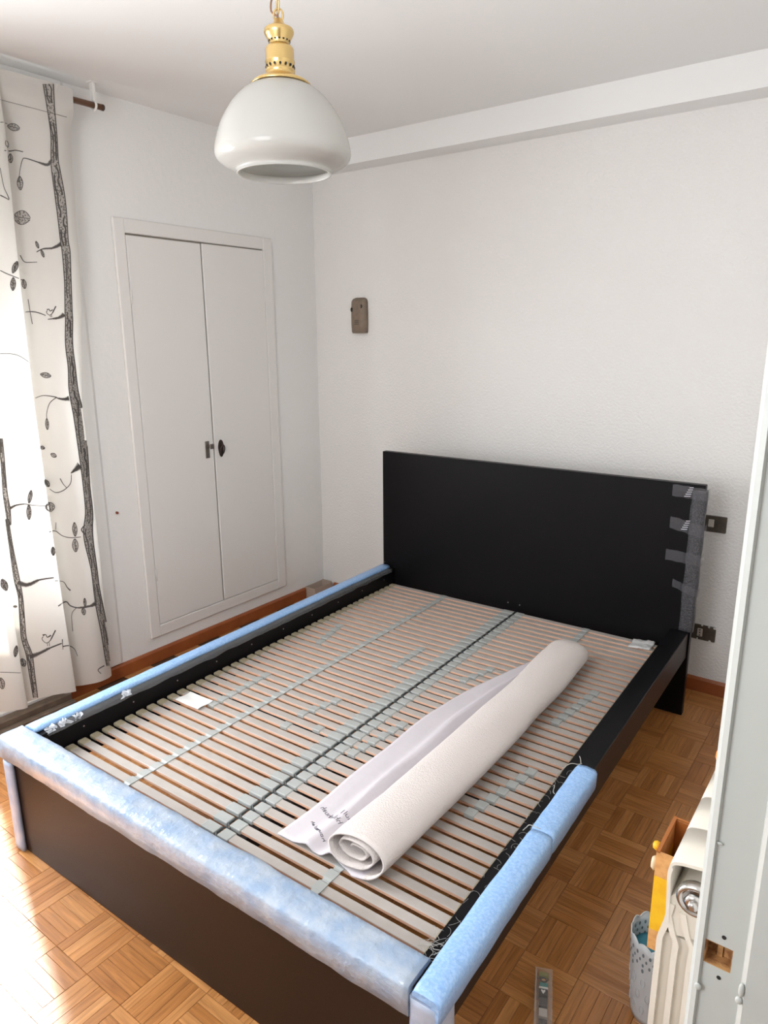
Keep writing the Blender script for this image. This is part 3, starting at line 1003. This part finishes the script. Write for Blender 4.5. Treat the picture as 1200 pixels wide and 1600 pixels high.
def ribbon(pts, w, key='d', sub=6):
    """pts in px of the photograph used to locate the printed line on the cloth; w px width (number or list)"""
    P = catmull([(a, b, 0) for a, b in pts], sub)
    n_ = len(P)
    b_ = prints[key]
    prev = None
    wide = max(w) > 5 if isinstance(w, (list, tuple)) else w > 5
    for i, p in enumerate(P):
        a, c = P[max(0, i-1)], P[min(n_-1, i+1)]
        d = (c-a)
        if d.length < 1e-6: continue
        d.normalize()
        ww = w if not isinstance(w, (list, tuple)) else w[min(len(w)-1, int(i/(n_-1)*(len(w)-1)))]*(1-((i/(n_-1)*(len(w)-1)) % 1))+w[min(len(w)-1, int(i/(n_-1)*(len(w)-1))+1)]*((i/(n_-1)*(len(w)-1)) % 1)
        nx, ny = -d.y*ww/2, d.x*ww/2
        nn_ = 5 if wide else 1
        Q = [on_cloth(p.x+nx*(1-2*q_/nn_), p.y+ny*(1-2*q_/nn_)) for q_ in range(nn_+1)]
        if key == 'd': Q = [q_ and q_+Vector((.0006, 0, 0)) for q_ in Q]
        cur = [q_ and b_.verts.new(q_) for q_ in Q]
        if prev:
            for q_ in range(nn_):
                quad = (prev[q_], prev[q_+1], cur[q_+1], cur[q_])
                if all(quad) and max((quad[0].co-quad[2].co).length, (quad[1].co-quad[3].co).length) < .075: b_.faces.new(quad)
        prev = cur
def c2(l): return [(x/4, 90+y/4) for x, y in l]
def c3(l): return [(x/4, 450+y/4) for x, y in l]
def c4(l): return [(x/4, 800+y/4) for x, y in l]
def trunk(pts, ws, sd):
    ribbon(pts, ws, 'g', 8)
    P = catmull([(a, b, 0) for a, b in pts], 4)
    W = catmull([(w, 0, 0) for w in ws], 4)
    g_ = random.Random(sd)
    for sgn in (-1, 1):
        ribbon([(p.x+sgn*w.x*.47, p.y) for p, w in zip(P, W)], 1.5, 'd', 3)
    for f in (-.2, .15):
        k0 = 0
        while k0 < len(P)-4:
            ln = g_.randint(4, 9)
            seg = [(P[q].x+(f+g_.uniform(-.12, .12))*W[q].x, P[q].y) for q in range(k0, min(len(P), k0+ln))]
            if len(seg) > 2: ribbon(seg, g_.choice((1.0, 1.6, 2.4)), 'd', 3)
            k0 += ln+g_.randint(0, 3)
def leaf(cx_, cy_, L_, W_, ang, filled=True):
    pts, ws = [], []
    for k in range(9):
        t = k/8
        pts.append((cx_+(t-.5)*L_*math.cos(ang), cy_+(t-.5)*L_*math.sin(ang)))
        ws.append(max(.4, W_*math.sin(PI*min(1, t*.95+.02))**.8))
    if filled: ribbon(pts, ws, 'g', 2)
    nx, ny = -math.sin(ang), math.cos(ang)
    for sgn in (-1, 1):
        ribbon([(p[0]+sgn*nx*w/2, p[1]+sgn*ny*w/2) for p, w in zip(pts, ws)], 1.0, 'd', 2)
    ribbon([pts[0], pts[4], pts[8]], .9, 'd', 3)
T1 = c2([(300, 165), (318, 330), (335, 480), (340, 640), (347, 700), (372, 860), (388, 1000), (400, 1140), (412, 1220), (422, 1400), (427, 1590)])+c3([(430, 200), (430, 350), (447, 500), (458, 640), (490, 800), (515, 1000), (528, 1120), (540, 1250), (555, 1400)])+c4([(550, 150), (585, 350), (602, 480), (622, 600), (652, 750), (678, 900), (690, 960)])
W1 = [17, 12, 10, 12, 14, 16, 15, 13, 13, 11, 12, 12, 12, 12, 15, 17, 15, 13, 11, 12, 15, 10, 10, 12, 12, 13, 13]
trunk(T1, W1, 2)
T2 = c3([(5, 940), (12, 1030), (22, 1150), (32, 1280), (48, 1380), (58, 1480)])+c4([(45, 50), (72, 230), (105, 420), (128, 530), (138, 660), (150, 790), (182, 890), (198, 1000), (222, 1160)])
trunk(T2, [5, 6, 6, 7, 8, 5, 5, 6, 9, 7, 8, 8, 10, 9, 7], 3)
for l, w in ((c2([(320, 640), (295, 670), (240, 655), (160, 630), (140, 640), (125, 700), (120, 745)]), [5, 6, 3, 2.2, 2, 1.6, 1.4]),
             (c2([(380, 1165), (330, 1190), (270, 1195), (228, 1215)]), [8, 4, 3, 2.4]),
             (c2([(125, 1235), (150, 1275), (190, 1280), (232, 1278)]), [2.5, 2, 2, 1.4]),
             (c2([(25, 580), (60, 585), (100, 580), (145, 590)]), [2.2, 3, 2.4, 2]),
             (c2([(0, 405), (20, 405), (45, 415)]), [2, 1.6, 1.2]),
             (c2([(0, 1330), (40, 1350), (90, 1370), (150, 1395)]), [2, 2.4, 2, 2.6]),
             (c2([(0, 690), (20, 800), (45, 860), (55, 885)]), [1.4, 1.6, 2, 2.4]),
             (c2([(0, 860), (30, 875), (55, 890)]), [3, 2.4, 1.6]),
             (c3([(400, 165), (370, 185), (330, 192), (298, 196)]), [9, 5, 3, 2]),
             (c3([(285, 172), (240, 155), (200, 148), (158, 150)]), [2, 2.6, 2.6, 1.6]),
             (c3([(430, 690), (400, 695), (365, 690), (340, 680), (270, 672), (220, 688)]), [9, 5, 3, 2.6, 1.8, 1.2]),
             (c3([(350, 685), (310, 720), (292, 780), (292, 815)]), [2.4, 2, 1.6, 1.2]),
             (c3([(500, 1110), (470, 1135), (442, 1158)]), [14, 7, 1.6]),
             (c3([(445, 1165), (440, 1220), (400, 1262), (350, 1278), (310, 1255)]), [1.2, 2, 2.2, 1.8, 1.3]),
             (c3([(375, 1190), (395, 1225), (418, 1250)]), [2.4, 1.8, 1.2]),
             (c3([(60, 1378), (100, 1358), (150, 1350), (210, 1358), (290, 1362)]), [6, 3, 2, 1.6, 1.4]),
             (c4([(305, 125), (345, 118), (390, 148), (440, 160), (505, 155)]), [2.4, 2, 1.8, 2, 1.6]),
             (c4([(530, 80), (508, 110), (530, 140)]), [3, 3, 3]),
             (c4([(110, 440), (170, 455), (240, 425), (335, 410)]), [10, 7, 4, 2.6]),
             (c4([(342, 430), (395, 435), (420, 470), (440, 490)]), [1.4, 1.6, 2.4, 4]),
             (c4([(600, 570), (560, 588), (490, 598), (440, 585), (412, 560), (362, 588)]), [9, 4, 3, 3, 2.6, 3]),
             (c4([(475, 600), (448, 640), (455, 745)]), [1.6, 1.4, 1]),
             (c4([(185, 905), (240, 885), (310, 850), (385, 820)]), [11, 6, 4, 3]),
             (c4([(392, 840), (430, 835), (465, 855), (485, 900)]), [3, 2.6, 1.6, 1.2]),
             (c4([(0, 1000), (60, 1002), (128, 1005)]), [1.4, 1.4, 1.4]),
             (c4([(350, 65), (348, 110)]), [1, 1]),
             (c4([(650, 960), (612, 985), (630, 1010)]), [3, 2, 1.6]),
             (c3([(175, 70), (188, 150), (202, 225)]), [2, 1.6, 2.2]),
             (c3([(0, 410), (60, 410), (120, 425), (185, 468)]), [.9, .9, .8, .8]),
             (c4([(388, 795), (392, 860)]), [2.4, 1.4])):
    ribbon(l, [max(.9, q_*.62) for q_ in w], 'd', 5)
    if w[0] > 4: ribbon(l[:3], [q_*.95 for q_ in w[:3]], 'g', 5)
for cx_, cy_, L_, W_, an in ((84/4, 90+435/4, 20, 11, .25), (42/4, 90+540/4, 12, 5, 1.3), (65/4, 90+630/4, 15, 7, 1.5), (125/4, 90+785/4, 22, 9, 1.5),
                             (135/4, 90+1000/4, 27, 22, .15), (92/4, 90+1310/4, 20, 8, -1.2), (80/4, 90+1415/4, 21, 8, 1.6), (150/4, 90+1415/4, 15, 7, 1.4),
                             (232/4, 90+1170/4, 12, 4, 1.2), (265/4, 90+1225/4, 13, 4, 1.2),
                             (285/4, 450+545/4, 17, 8, .2), (294/4, 450+850/4, 18, 5, 1.5), (265/4, 450+998/4, 8, 5, .3), (335/4, 450+1045/4, 10, 6, .5),
                             (293/4, 450+1220/4, 13, 7, 1.0), (187/4, 450+1305/4, 21, 6, -1.4), (180/4, 450+1400/4, 24, 7, 1.55), (312/4, 450+1368/4, 15, 15, 1.5),
                             (467/4, 800+108/4, 22, 7, 1.5), (470/4, 800+208/4, 21, 9, 1.5), (330/4, 800+245/4, 14, 6, 1.5), (530/4, 800+565/4, 14, 4, 1.5), (522/4, 800+620/4, 12, 6, 1.4),
                             (97/4, 800+870/4, 18, 6, 1.7), (145/4, 800+940/4, 13, 9, 1.2), (10/4, 800+1070/4, 18, 9, 1.4), (25/4, 800+455/4, 20, 10, 1.2), (95/4, 800+590/4, 6, 3, 0)):
    leaf(cx_, cy_, L_, W_, an)
# little birds
for (bx0, by0, s_) in ((298/4, 800+790/4, 1.0), (315/4, 450+150/4, .7)):
    ribbon([(bx0-7*s_, by0-3*s_), (bx0-9*s_, by0), (bx0-7*s_, by0+4*s_), (bx0-2*s_, by0+7*s_), (bx0+3*s_, by0+4*s_), (bx0+6*s_, by0-1*s_), (bx0+12*s_, by0-13*s_)], [1.2, 1.2, 1, 1, 1.2, 2, 2], 'd', 4)
    ribbon([(bx0-8*s_, by0-5*s_), (bx0-3*s_, by0-6*s_), (bx0-1*s_, by0-2*s_), (bx0+5*s_, by0-5*s_)], [3.2*s_, 1.2, 1.4, 2.6*s_], 'd', 4)
    for dx in (-1, 2): ribbon([(bx0+dx*s_, by0+6*s_), (bx0+dx*s_+.4, by0+9*s_), (bx0+dx*s_+.6, by0+12*s_)], .9, 'd', 2)
# pocket seam
seam = []
for px_ in range(0, 27):
    seam.append((px_*4, 90+(262+(px_*4)*1.06)/4))
ribbon(seam, .7, 'd', 2)
obj('tree_print', prints['g'], M_PRINTG, cu, label='grey hatched tree print')
obj('tree_print', prints['d'], M_PRINTD, cu, label='dark outlines of branches, leaves and birds')

rod = empty('curtain_rod', (.1, -2.3, 2.466), label='thin brown curtain rod under the ceiling at the left wall', cat='curtain rod')
bm = bmesh.new(); tube(bm, [(0, .945, 0), (0, -.95, 0)], .0115, 12); obj('pole', bm, M_ROD, rod)
bm = bmesh.new(); tube(bm, [(0, .945, 0), (0, .953, 0)], .0122, 12); obj('end_plug', bm, M_DARKM, rod)
for y in (.912, -.91):
    bm = bmesh.new()
    bx(bm, -.012, .012, y-.006, y+.006, .012, H-2.466, bev=.002)
    bx(bm, -.016, .016, y-.016, y+.016, H-2.466-.006, H-2.466, bev=.001)
    tube(bm, [(.0165*math.cos(2*PI*k/16), y, .0165*math.sin(2*PI*k/16)-.001) for k in range(16)], .0048, 8, closed=True)
    obj('bracket', bm, M_WHITEP, rod, label='white ceiling bracket')

# ------------------------------------------------------------------ pendant lamp
lamp = empty('pendant_lamp', (1.558, -1.845, 2.007), label='hanging lamp with white opal glass globe and brass gallery on a chain', cat='ceiling lamp')
bm = bmesh.new()
out = [(.052, .148), (.070, .142), (.092, .129), (.114, .108), (.133, .082), (.148, .054), (.158, .024), (.1625, .002), (.1610, -.010), (.154, -.020), (.140, -.028), (.124, -.034), (.1145, -.038), (.1125, -.042), (.1140, -.047)]
inn = [(.1095, -.047), (.1085, -.038), (.115, -.030), (.136, -.024), (.150, -.016), (.1565, -.004), (.153, .022), (.143, .051), (.128, .078), (.109, .103), (.088, .123), (.068, .136), (.050, .142)]
prof = catmull([(a, b, 0) for a, b in out], 4)+catmull([(a, b, 0) for a, b in inn], 4)
lathe(bm, [(p.x, p.y) for p in prof], 72)
obj('glass_globe', bm, M_OPAL, lamp, smooth=True)
bm = bmesh.new()
pr = [(.069, .160), (.071, .163), (.060, .178), (.046, .188), (.038, .197), (.034, .206), (.0335, .210), (.0345, .212), (.0345, .216), (.033, .218), (.033, .233), (.0345, .237), (.0345, .240), (.033, .243), (.033, .272), (.0305, .280), (.024, .285),
      (.0225, .290), (.0265, .300), (.0325, .313), (.0345, .319), (.0345, .323), (.033, .326), (.0335, .329), (.031, .332), (.022, .338), (.014, .350), (.010, .362), (.006, .368), (0, .369)]
ZM = [(.160, .1445), (.166, .149), (.188, .160), (.206, .168), (.216, .177), (.240, .196), (.272, .220), (.290, .233), (.321, .256), (.332, .264), (.350, .274), (.369, .286)]
def zmap(z):
    if z <= ZM[0][0]: return ZM[0][1]
    for (a, b), (c, d) in zip(ZM, ZM[1:]):
        if z <= c: return b+(d-b)*(z-a)/(c-a)
    return ZM[-1][1]
lathe(bm, [(r_q, zmap(z_q)) for r_q, z_q in pr], 48)
obj('brass_gallery', bm, M_BRASS, lamp)
bm = bmesh.new()
for rr, zz, nn, sr in ((.0338, .184, 16, .0028), (.0250, .238, 16, .0026)):
    for k in range(nn):
        a = 2*PI*k/nn
        d = Vector((math.cos(a), math.sin(a), 0))
        tube(bm, [d*rr*.97+Vector((0, 0, zz)), d*(rr+.0006)+Vector((0, 0, zz))], sr, 8)
obj('vent_holes', bm, M_HOLE, lamp, kind='stuff')
bm = bmesh.new()
def link(bm, c, rx, rz, r, ang, tilt=0):
    pts = []
    for k in range(20):
        a = 2*PI*k/20
        v = Vector((rx*math.cos(a), 0, rz*math.sin(a)))
        v.rotate(Matrix.Rotation(tilt, 3, 'Y')); v.rotate(Matrix.Rotation(ang, 3, 'Z'))
        pts.append(Vector(c)+v)
    tube(bm, pts, r, 8, closed=True)
link(bm, (0, 0, .291), .011, .014, .0022, .6)
obj('top_loop', bm, M_BRASS, lamp)
zc = .315
k = 0
while zc < H-2.007-.03:
    bm = bmesh.new()
    link(bm, (0.002*math.sin(k), 0, zc), .0120, .0205, .0020, 1.0 if k % 2 else 2.55, .22 if k % 2 else -.15)
    obj('chain_link', bm, M_CHAIN if k % 2 else M_BRASSD, lamp)
    zc += .0325; k += 1
bm = bmesh.new()
tube(bm, catmull([(0, 0, .289), (-.014, -.008, .300), (-.012, -.006, .325), (.006, .004, .335), (-.020, -.010, .345), (-.030, -.016, .350), (.005, 0, .42), (0, 0, H-2.007-.02)], 6), .0022, 8)
obj('cord', bm, M_CHAIN, lamp)
bm = bmesh.new()
lathe(bm, [(0, -.035), (.02, -.034), (.045, -.015), (.055, 0)], 32, c=(0, 0, H-2.007))
obj('ceiling_rose', bm, M_BRASS, lamp)

# ------------------------------------------------------------------ radiator on the right wall
RX, RY = 2.63, -2.06
rad = empty('radiator', (RX, RY, 0), label='cream sectional radiator on the right wall, partly hidden by the door jamb', cat='radiator')
PY = .11
NSEC = 5
hood = catmull([(.004, .560, 0), (.001, .62, 0), (-.001, .660, 0), (.003, .682, 0), (.014, .691, 0), (.045, .697, 0), (.085, .703, 0), (.112, .706, 0)], 4)
def section(y0):
    y1 = y0+PY-.002
    bm = bmesh.new()
    # curled hood sheet with thickness
    outer = [(p.x, p.y) for p in hood]
    inner = [(p.x+(.006 if p.y < .68 else .002), p.y-(.0 if p.y < .66 else .006)) for p in hood]
    poly = outer+inner[::-1]
    A = [bm.verts.new((x, y0, z)) for x, z in outer]; B = [bm.verts.new((x, y1, z)) for x, z in outer]
    C_ = [bm.verts.new((x, y0, z)) for x, z in inner]; D = [bm.verts.new((x, y1, z)) for x, z in inner]
    for q in range(len(A)-1):
        bm.faces.new((A[q], A[q+1], B[q+1], B[q])).smooth = True
        bm.faces.new((C_[q], C_[q+1], D[q+1], D[q])).smooth = True
        bm.faces.new((A[q], A[q+1], C_[q+1], C_[q])); bm.faces.new((B[q], B[q+1], D[q+1], D[q]))
    bm.faces.new((A[0], B[0], D[0], C_[0])); bm.faces.new((A[-1], B[-1], D[-1], C_[-1]))
    # front plate and fins, their tops sweeping back towards the hub
    def fin(x, ztop, m=0, t=.010, bend=.022, zt2=None):
        zt2 = zt2 or ztop+.055
        path = catmull([(x, .10, 0), (x, .25, 0), (x, ztop-.04, 0), (x+.001, ztop, 0), (x+bend*.5, ztop+.025, 0), (x+bend, zt2, 0)], 4) if bend else catmull([(x, .10, 0), (x, ztop, 0)], 4)
        P1 = [bm.verts.new((p.x, y0+.001, p.y)) for p in path]; P2 = [bm.verts.new((p.x, y1-.001, p.y)) for p in path]
        Q1 = [bm.verts.new((p.x+t, y0+.001, p.y)) for p in path]; Q2 = [bm.verts.new((p.x+t, y1-.001, p.y)) for p in path]
        for q in range(len(path)-1):
            bm.faces.new((P1[q], P1[q+1], P2[q+1], P2[q])); bm.faces.new((Q1[q], Q1[q+1], Q2[q+1], Q2[q]))
            bm.faces.new((P1[q], P1[q+1], Q1[q+1], Q1[q])); bm.faces.new((P2[q], P2[q+1], Q2[q+1], Q2[q]))
        bm.faces.new((P1[0], P2[0], Q2[0], Q1[0])); bm.faces.new((P1[-1], P2[-1], Q2[-1], Q1[-1]))
    fin(-.008, .525, bend=.014, zt2=.60)
    fin(.019, .520, bend=-.016, zt2=.575)
    fin(.046, .525, bend=-.020, zt2=.590)
    # web behind the fins and solid shoulder
    bx(bm, .0, .052, y0+.012, y1-.012, .10, .53)
    prism(bm, [(.002, .56), (.012, .535), (.055, .545), (.080, .60), (.060, .640), (.020, .630), (.006, .61)], 'y', y0+.006, y1-.006)
    prism(bm, [(.0, .10), (.055, .10), (.075, .14), (.075, .19), (.055, .21), (0, .2)], 'y', y0+.006, y1-.006)
    return bm
def rad_mesh():
    bm = section(0)
    me = bpy.data.meshes.new('section')
    bmesh.ops.recalc_face_normals(bm, faces=bm.faces)
    bm.to_mesh(me); bm.free(); me.materials.append(M_RAD)
    return me
rm = rad_mesh()
for k in range(NSEC): inst('section', rm, rad, Matrix.Translation((0, PY*k, 0)))
bm = bmesh.new()
lathe(bm, [(0, 0), (.029, 0), (.031, .004), (.031, .016), (.028, .020), (.024, .021), (.021, .017), (.020, .017)], 28)
lathe(bm, [(.017, .017), (.017, .026), (.011, .028), (0, .028)], 6)
lathe(bm, [(.0085, .028), (.0085, .034), (.004, .036), (0, .036)], 12)
o = obj('end_plug', bm, M_NICKEL, rad)
o.matrix_local = Matrix.Translation((.050, .001, .640)) @ Matrix.Rotation(PI/2, 4, 'X')
for zz in (.16, .62):
    box('wall_bracket', M_RAD, (.07, XR-RX, .25, .27, zz, zz+.02), rad)
bm = bmesh.new(); tube(bm, [(.07, .56, .16), (.07, .60, .16), (.07, .61, .14), (.07, .61, -.0)], .009, 10)
obj('pipe', bm, M_RAD, rad)
# orange thing on the far edge of the radiator
bm = bmesh.new()
lathe(bm, [(0, 0), (.014, .002), (.018, .012), (.017, .022), (.010, .030), (.007, .036), (0, .037)], 20)
obj('orange_stopper', bm, M_ORANGE, smooth=True, label='small bright orange plastic knob on the far front edge of the radiator', cat='knob').location = (2.645, -1.705, .6935)

# ------------------------------------------------------------------ yellow box hanging on the radiator
yb = empty('hanging_box', (2.600, -1.86, .358), label='narrow yellow open-topped box with peach bands hanging on the radiator front', cat='box')
hx, hy, hz = .0225, .064, .230
def YB(name, m, dims, **k): return box(name, m, dims, yb, bev=.0008, **k)
for nm, m, z0, z1 in (('lower_band', M_PEACH, 0, .048), ('yellow_body', M_YELLOW, .048, .175), ('upper_band', M_PEACH, .175, hz)):
    bm = bmesh.new()
    t = .005
    bx(bm, -hx, hx, -hy, -hy+t, z0, z1); bx(bm, -hx, hx, hy-t, hy, z0, z1)
    bx(bm, -hx, -hx+t, -hy+t, hy-t, z0, z1); bx(bm, hx-t, hx, -hy+t, hy-t, z0, z1)
    if z0 == 0: bx(bm, -hx+t, hx-t, -hy+t, hy-t, 0, .005)
    obj(nm, bm, m, yb)
bm = bmesh.new()
bx(bm, -hx-.0005, -hx+.0065, -hy, hy, hz-.001, hz+.003); bx(bm, hx-.0065, hx, -hy, hy, hz-.001, hz+.003)
bx(bm, -hx+.0065, hx-.0065, hy-.006, hy, hz-.001, hz+.0025)
obj('rim', bm, M_ORANGEB, yb)
YB('lining', M_ORANGEB, (-hx+.0052, hx-.0052, hy-.0065, hy-.0052, .006, hz-.002))
bm = bmesh.new(); lathe(bm, [(0, 0), (.007, .001), (.010, .008), (.007, .014), (0, .016)], 14)
o = obj('knob', bm, M_YELLOW, yb, smooth=True, label='yellow knob'); o.matrix_local = Matrix.Translation((-hx, -.030, .218)) @ Matrix.Rotation(-PI/2, 4, 'Y')
bm = bmesh.new(); lathe(bm, [(0, 0), (.008, .001), (.011, .006), (.008, .011), (0, .012)], 14)
o = obj('knob', bm, mat('cream_knob', (.75, .62, .42), .5), yb, smooth=True, label='cream knob'); o.matrix_local = Matrix.Translation((-hx, -.045, .188)) @ Matrix.Rotation(-PI/2, 4, 'Y')@Matrix.Diagonal((1.5, 1, 1, 1))
bm = bmesh.new()
for yy in (-.02, .03): tube(bm, [(hx-.001, yy, .19), (.0295, yy, .19), (.0298, yy, .20)], .003, 6)
obj('hook', bm, M_STEEL, yb)

# ------------------------------------------------------------------ lace-edged metal pot on the floor
pot = empty('lace_pot', (2.560, -1.735, 0), label='pale grey metal pot with scalloped lace-cut rim, on the floor by the radiator', cat='plant pot')
bm = bmesh.new()
NP, NZp = 96, 14
rings = []
for i in range(NZp+1):
    t = i/NZp
    r = .046+.016*t**.8
    ring = []
    for k in range(NP):
        a = 2*PI*k/NP
        sc_ = .010*abs(math.sin(a*6)) if i == NZp else (.005*abs(math.sin(a*6)) if i == NZp-1 else 0)
        ring.append(bm.verts.new((r*math.cos(a), r*math.sin(a), .222*t+sc_)))
    rings.append(ring)
for A, B in zip(rings, rings[1:]):
    for k in range(NP): bm.faces.new((A[k], A[(k+1) % NP], B[(k+1) % NP], B[k])).smooth = True
bm.faces.new(rings[0])
o = obj('wall', bm, M_POT, pot)
md = o.modifiers.new('s', 'SOLIDIFY'); md.thickness = .0012
# embossed and cut-out lace
bm = bmesh.new()
for row, (zz, nn, s_, sh) in enumerate(((.205, 24, .0055, 0), (.190, 24, .0045, .5), (.176, 24, .0050, 0), (.160, 12, .006, .5))):
    for k in range(nn):
        a = 2*PI*(k+sh)/nn
        for side in (1, -1):
            r = .046+.016*(zz/.222)**.8+(.0009 if side > 0 else -.0022)
            c0 = Vector((r*math.cos(a), r*math.sin(a), zz))
            tx = Vector((-math.sin(a), math.cos(a), 0))
            V = [bm.verts.new(c0+tx*s_*.55*math.cos(q*PI/4)+Vector((0, 0, s_*math.sin(q*PI/4)))) for q in range(8)]
            bm.faces.new(V)
obj('lace_cutouts', bm, M_POTHOLE, pot, kind='stuff')
bm = bmesh.new()
for zz in (.045, .085, .125):
    for k in range(14):
        a = 2*PI*(k+(.5 if zz == .085 else 0))/14
        r = .046+.016*(zz/.222)**.8+.0008
        pts = []
        for q in range(10):
            th_ = 2*PI*q/10
            aa = a+.10*math.cos(th_)
            pts.append((r*math.cos(aa), r*math.sin(aa), zz+.012*math.sin(th_)))
        tube(bm, pts, .0009, 4, closed=True)
obj('embossing', bm, M_POT, pot, kind='stuff')
bm = bmesh.new(); lathe(bm, [(0, .176), (.045, .176), (.0565, .176), (.0555, .150), (.0, .150)], 32)
obj('filling', bm, M_TEAL, pot, label='teal contents')
bm = bmesh.new()
tube(bm, [((.0605)*math.cos(2*PI*k/96), (.0605)*math.sin(2*PI*k/96), .2225+.010*abs(math.sin(2*PI*k/96*6))) for k in range(96)], .0014, 5, closed=True)
obj('rim_bead', bm, M_POT, pot)

# ------------------------------------------------------------------ clear blister case on the parquet
ang = math.atan2(-1.906+1.785, 2.379-2.327)
case = empty('clear_case', (2.312, -1.797, .002), ang, label='long clear plastic case with green, teal and black contents on the parquet', cat='plastic case')
bm = bmesh.new(); bx(bm, 0, .20, -.0195, .0195, 0, .020, bev=.005, seg=3); obj('case_shell', bm, M_CLEAR, case)
bm = bmesh.new()
for d_ in ((-.004, .204, -.0215, -.0165), (-.004, .204, .0165, .0215), (-.004, .003, -.0165, .0165), (.197, .204, -.0165, .0165)): bx(bm, *d_, .0195, .0205)
obj('flange', bm, M_CLEAR, case)
box('content', M_GREEN, (.005, .019, -.012, .012, .003, .0182), case, bev=.002, label='olive green piece')
bm = bmesh.new(); tube(bm, [(.0275+.0055*math.cos(2*PI*k/14), .0075*math.sin(2*PI*k/14), .0165) for k in range(14)], .002, 6, closed=True)
obj('content', bm, M_PRINTD, case, label='dark ring')
bm = bmesh.new(); lathe(bm, [(0, 0), (.006, 0), (.005, .012), (0, .013)], 12, c=(.028, 0, .004)); obj('content', bm, M_PEACH, case, label='beige button')
box('content', M_TEALP, (.036, .048, -.010, .011, .003, .0182), case, bev=.001, label='teal piece')
box('content', M_LABEL, (.048, .053, -.011, .011, .003, .0184), case, bev=.001, label='pale strip')
blk = box('content', M_STEELBAR, (.054, .072, -.0115, .0105, .003, .0184), case, bev=.001, label='black square tag')
bm = bmesh.new()
prism(bm, [(.057, -.004), (.059, -.006), (.062, -.005), (.069, -.0005), (.062, .004), (.059, .005), (.057, .003), (.0595, -.0005)], 'z', .0184, .0189)
obj('white_mark', bm, M_LABEL, blk, label='white tick-shaped mark')
for q in range(4):
    box('content', M_KEY if q % 2 else M_GREYFOAM, (.076+.028*q, .098+.028*q, -.010, .010, .003, .015), case, bev=.001, label='grey piece')

# ------------------------------------------------------------------ doorway jamb beside the camera
jm = empty('door_2', (2.80, -2.6, 0), kind='structure')
def jp(pts): return [(x-2.80, y+2.6) for x, y in pts]
bm = bmesh.new()
# rounded nose (catches the window light), rebate face with the strike mortise, stop, outer face
nose = [(2.767, -2.565), (2.7655, -2.596), (2.7668, -2.603), (2.770, -2.6075), (2.7745, -2.6090)]
prof = nose+[(2.776, -2.6050), (2.808, -2.6050), (2.8098, -2.6160), (2.813, -2.6185), (2.93, -2.6185), (2.93, -2.52), (2.80, -2.52), (2.80, -2.502), (2.770, -2.505)]
# mortise: keep the jamb open where the strike sat
zs = [(0, 1.028), (1.053, 2.12)]
for a, b in zs: prism(bm, jp(prof), 'z', a, b)
prof_cut = nose+[(2.7762, -2.6050), (2.7762, -2.585), (2.799, -2.585), (2.799, -2.6050), (2.808, -2.6050), (2.8098, -2.6160), (2.813, -2.6185), (2.93, -2.6185), (2.93, -2.52), (2.80, -2.52), (2.80, -2.502), (2.770, -2.505)]
prism(bm, jp(prof_cut), 'z', 1.028, 1.053)
jo = obj('door_frame', bm, M_JAMB, jm)
bm = bmesh.new()
bx(bm, *(-.0238, -.0012, .0135, .0148, 1.0282, 1.0528))
bx(bm, -.0238, -.0010, -.0048, .0135, 1.0281, 1.0288); bx(bm, -.0238, -.0010, -.0048, .0135, 1.0522, 1.0529)
bx(bm, -.0237, -.0230, -.0048, .0135, 1.0288, 1.0522); bx(bm, -.0018, -.0011, -.0048, .0135, 1.0288, 1.0522)
bx(bm, -.0150, -.0105, .0080, .0135, 1.029, 1.052); bx(bm, -.0100, -.002, .0100, .0135, 1.029, 1.046)
obj('strike_mortise', bm, M_RAWWOOD, jm, label='raw brown wood mortise')
for x, z in ((2.7905, 1.0625), (2.7905, 1.0185)):
    bm = bmesh.new(); tube(bm, [(x-2.8, -.0056, z), (x-2.8, -.004, z)], .0019, 10); obj('screw_hole', bm, M_HOLE, jm)
# blobs and runs of old paint
bm = bmesh.new()
for x, y, z, a, b, c in ((2.8105, -2.6190, 1.030, .0025, .002, .008), (2.8095, -2.6185, 1.018, .003, .002, .004), (2.775, -2.6090, 1.002, .003, .0015, .004),
                         (2.7775, -2.6065, 1.155, .003, .001, .0015)):
    r_ = bmesh.ops.create_icosphere(bm, subdivisions=2, radius=1)
    for v in r_['verts']: v.co = Vector((x-2.8+v.co.x*a, y+2.6+v.co.y*b, z+v.co.z*c))
for f in bm.faces: f.smooth = True
obj('paint_drip', bm, M_JAMB, jm, kind='stuff')
bm = bmesh.new(); bx(bm, -.035, .13, -.82, .09, 2.12, 2.20); obj('head_frame', bm, M_JAMB, jm)
bm = bmesh.new(); bx(bm, -.035, .13, -.86, -.82, 0, 2.12); obj('far_jamb', bm, M_JAMB, jm)
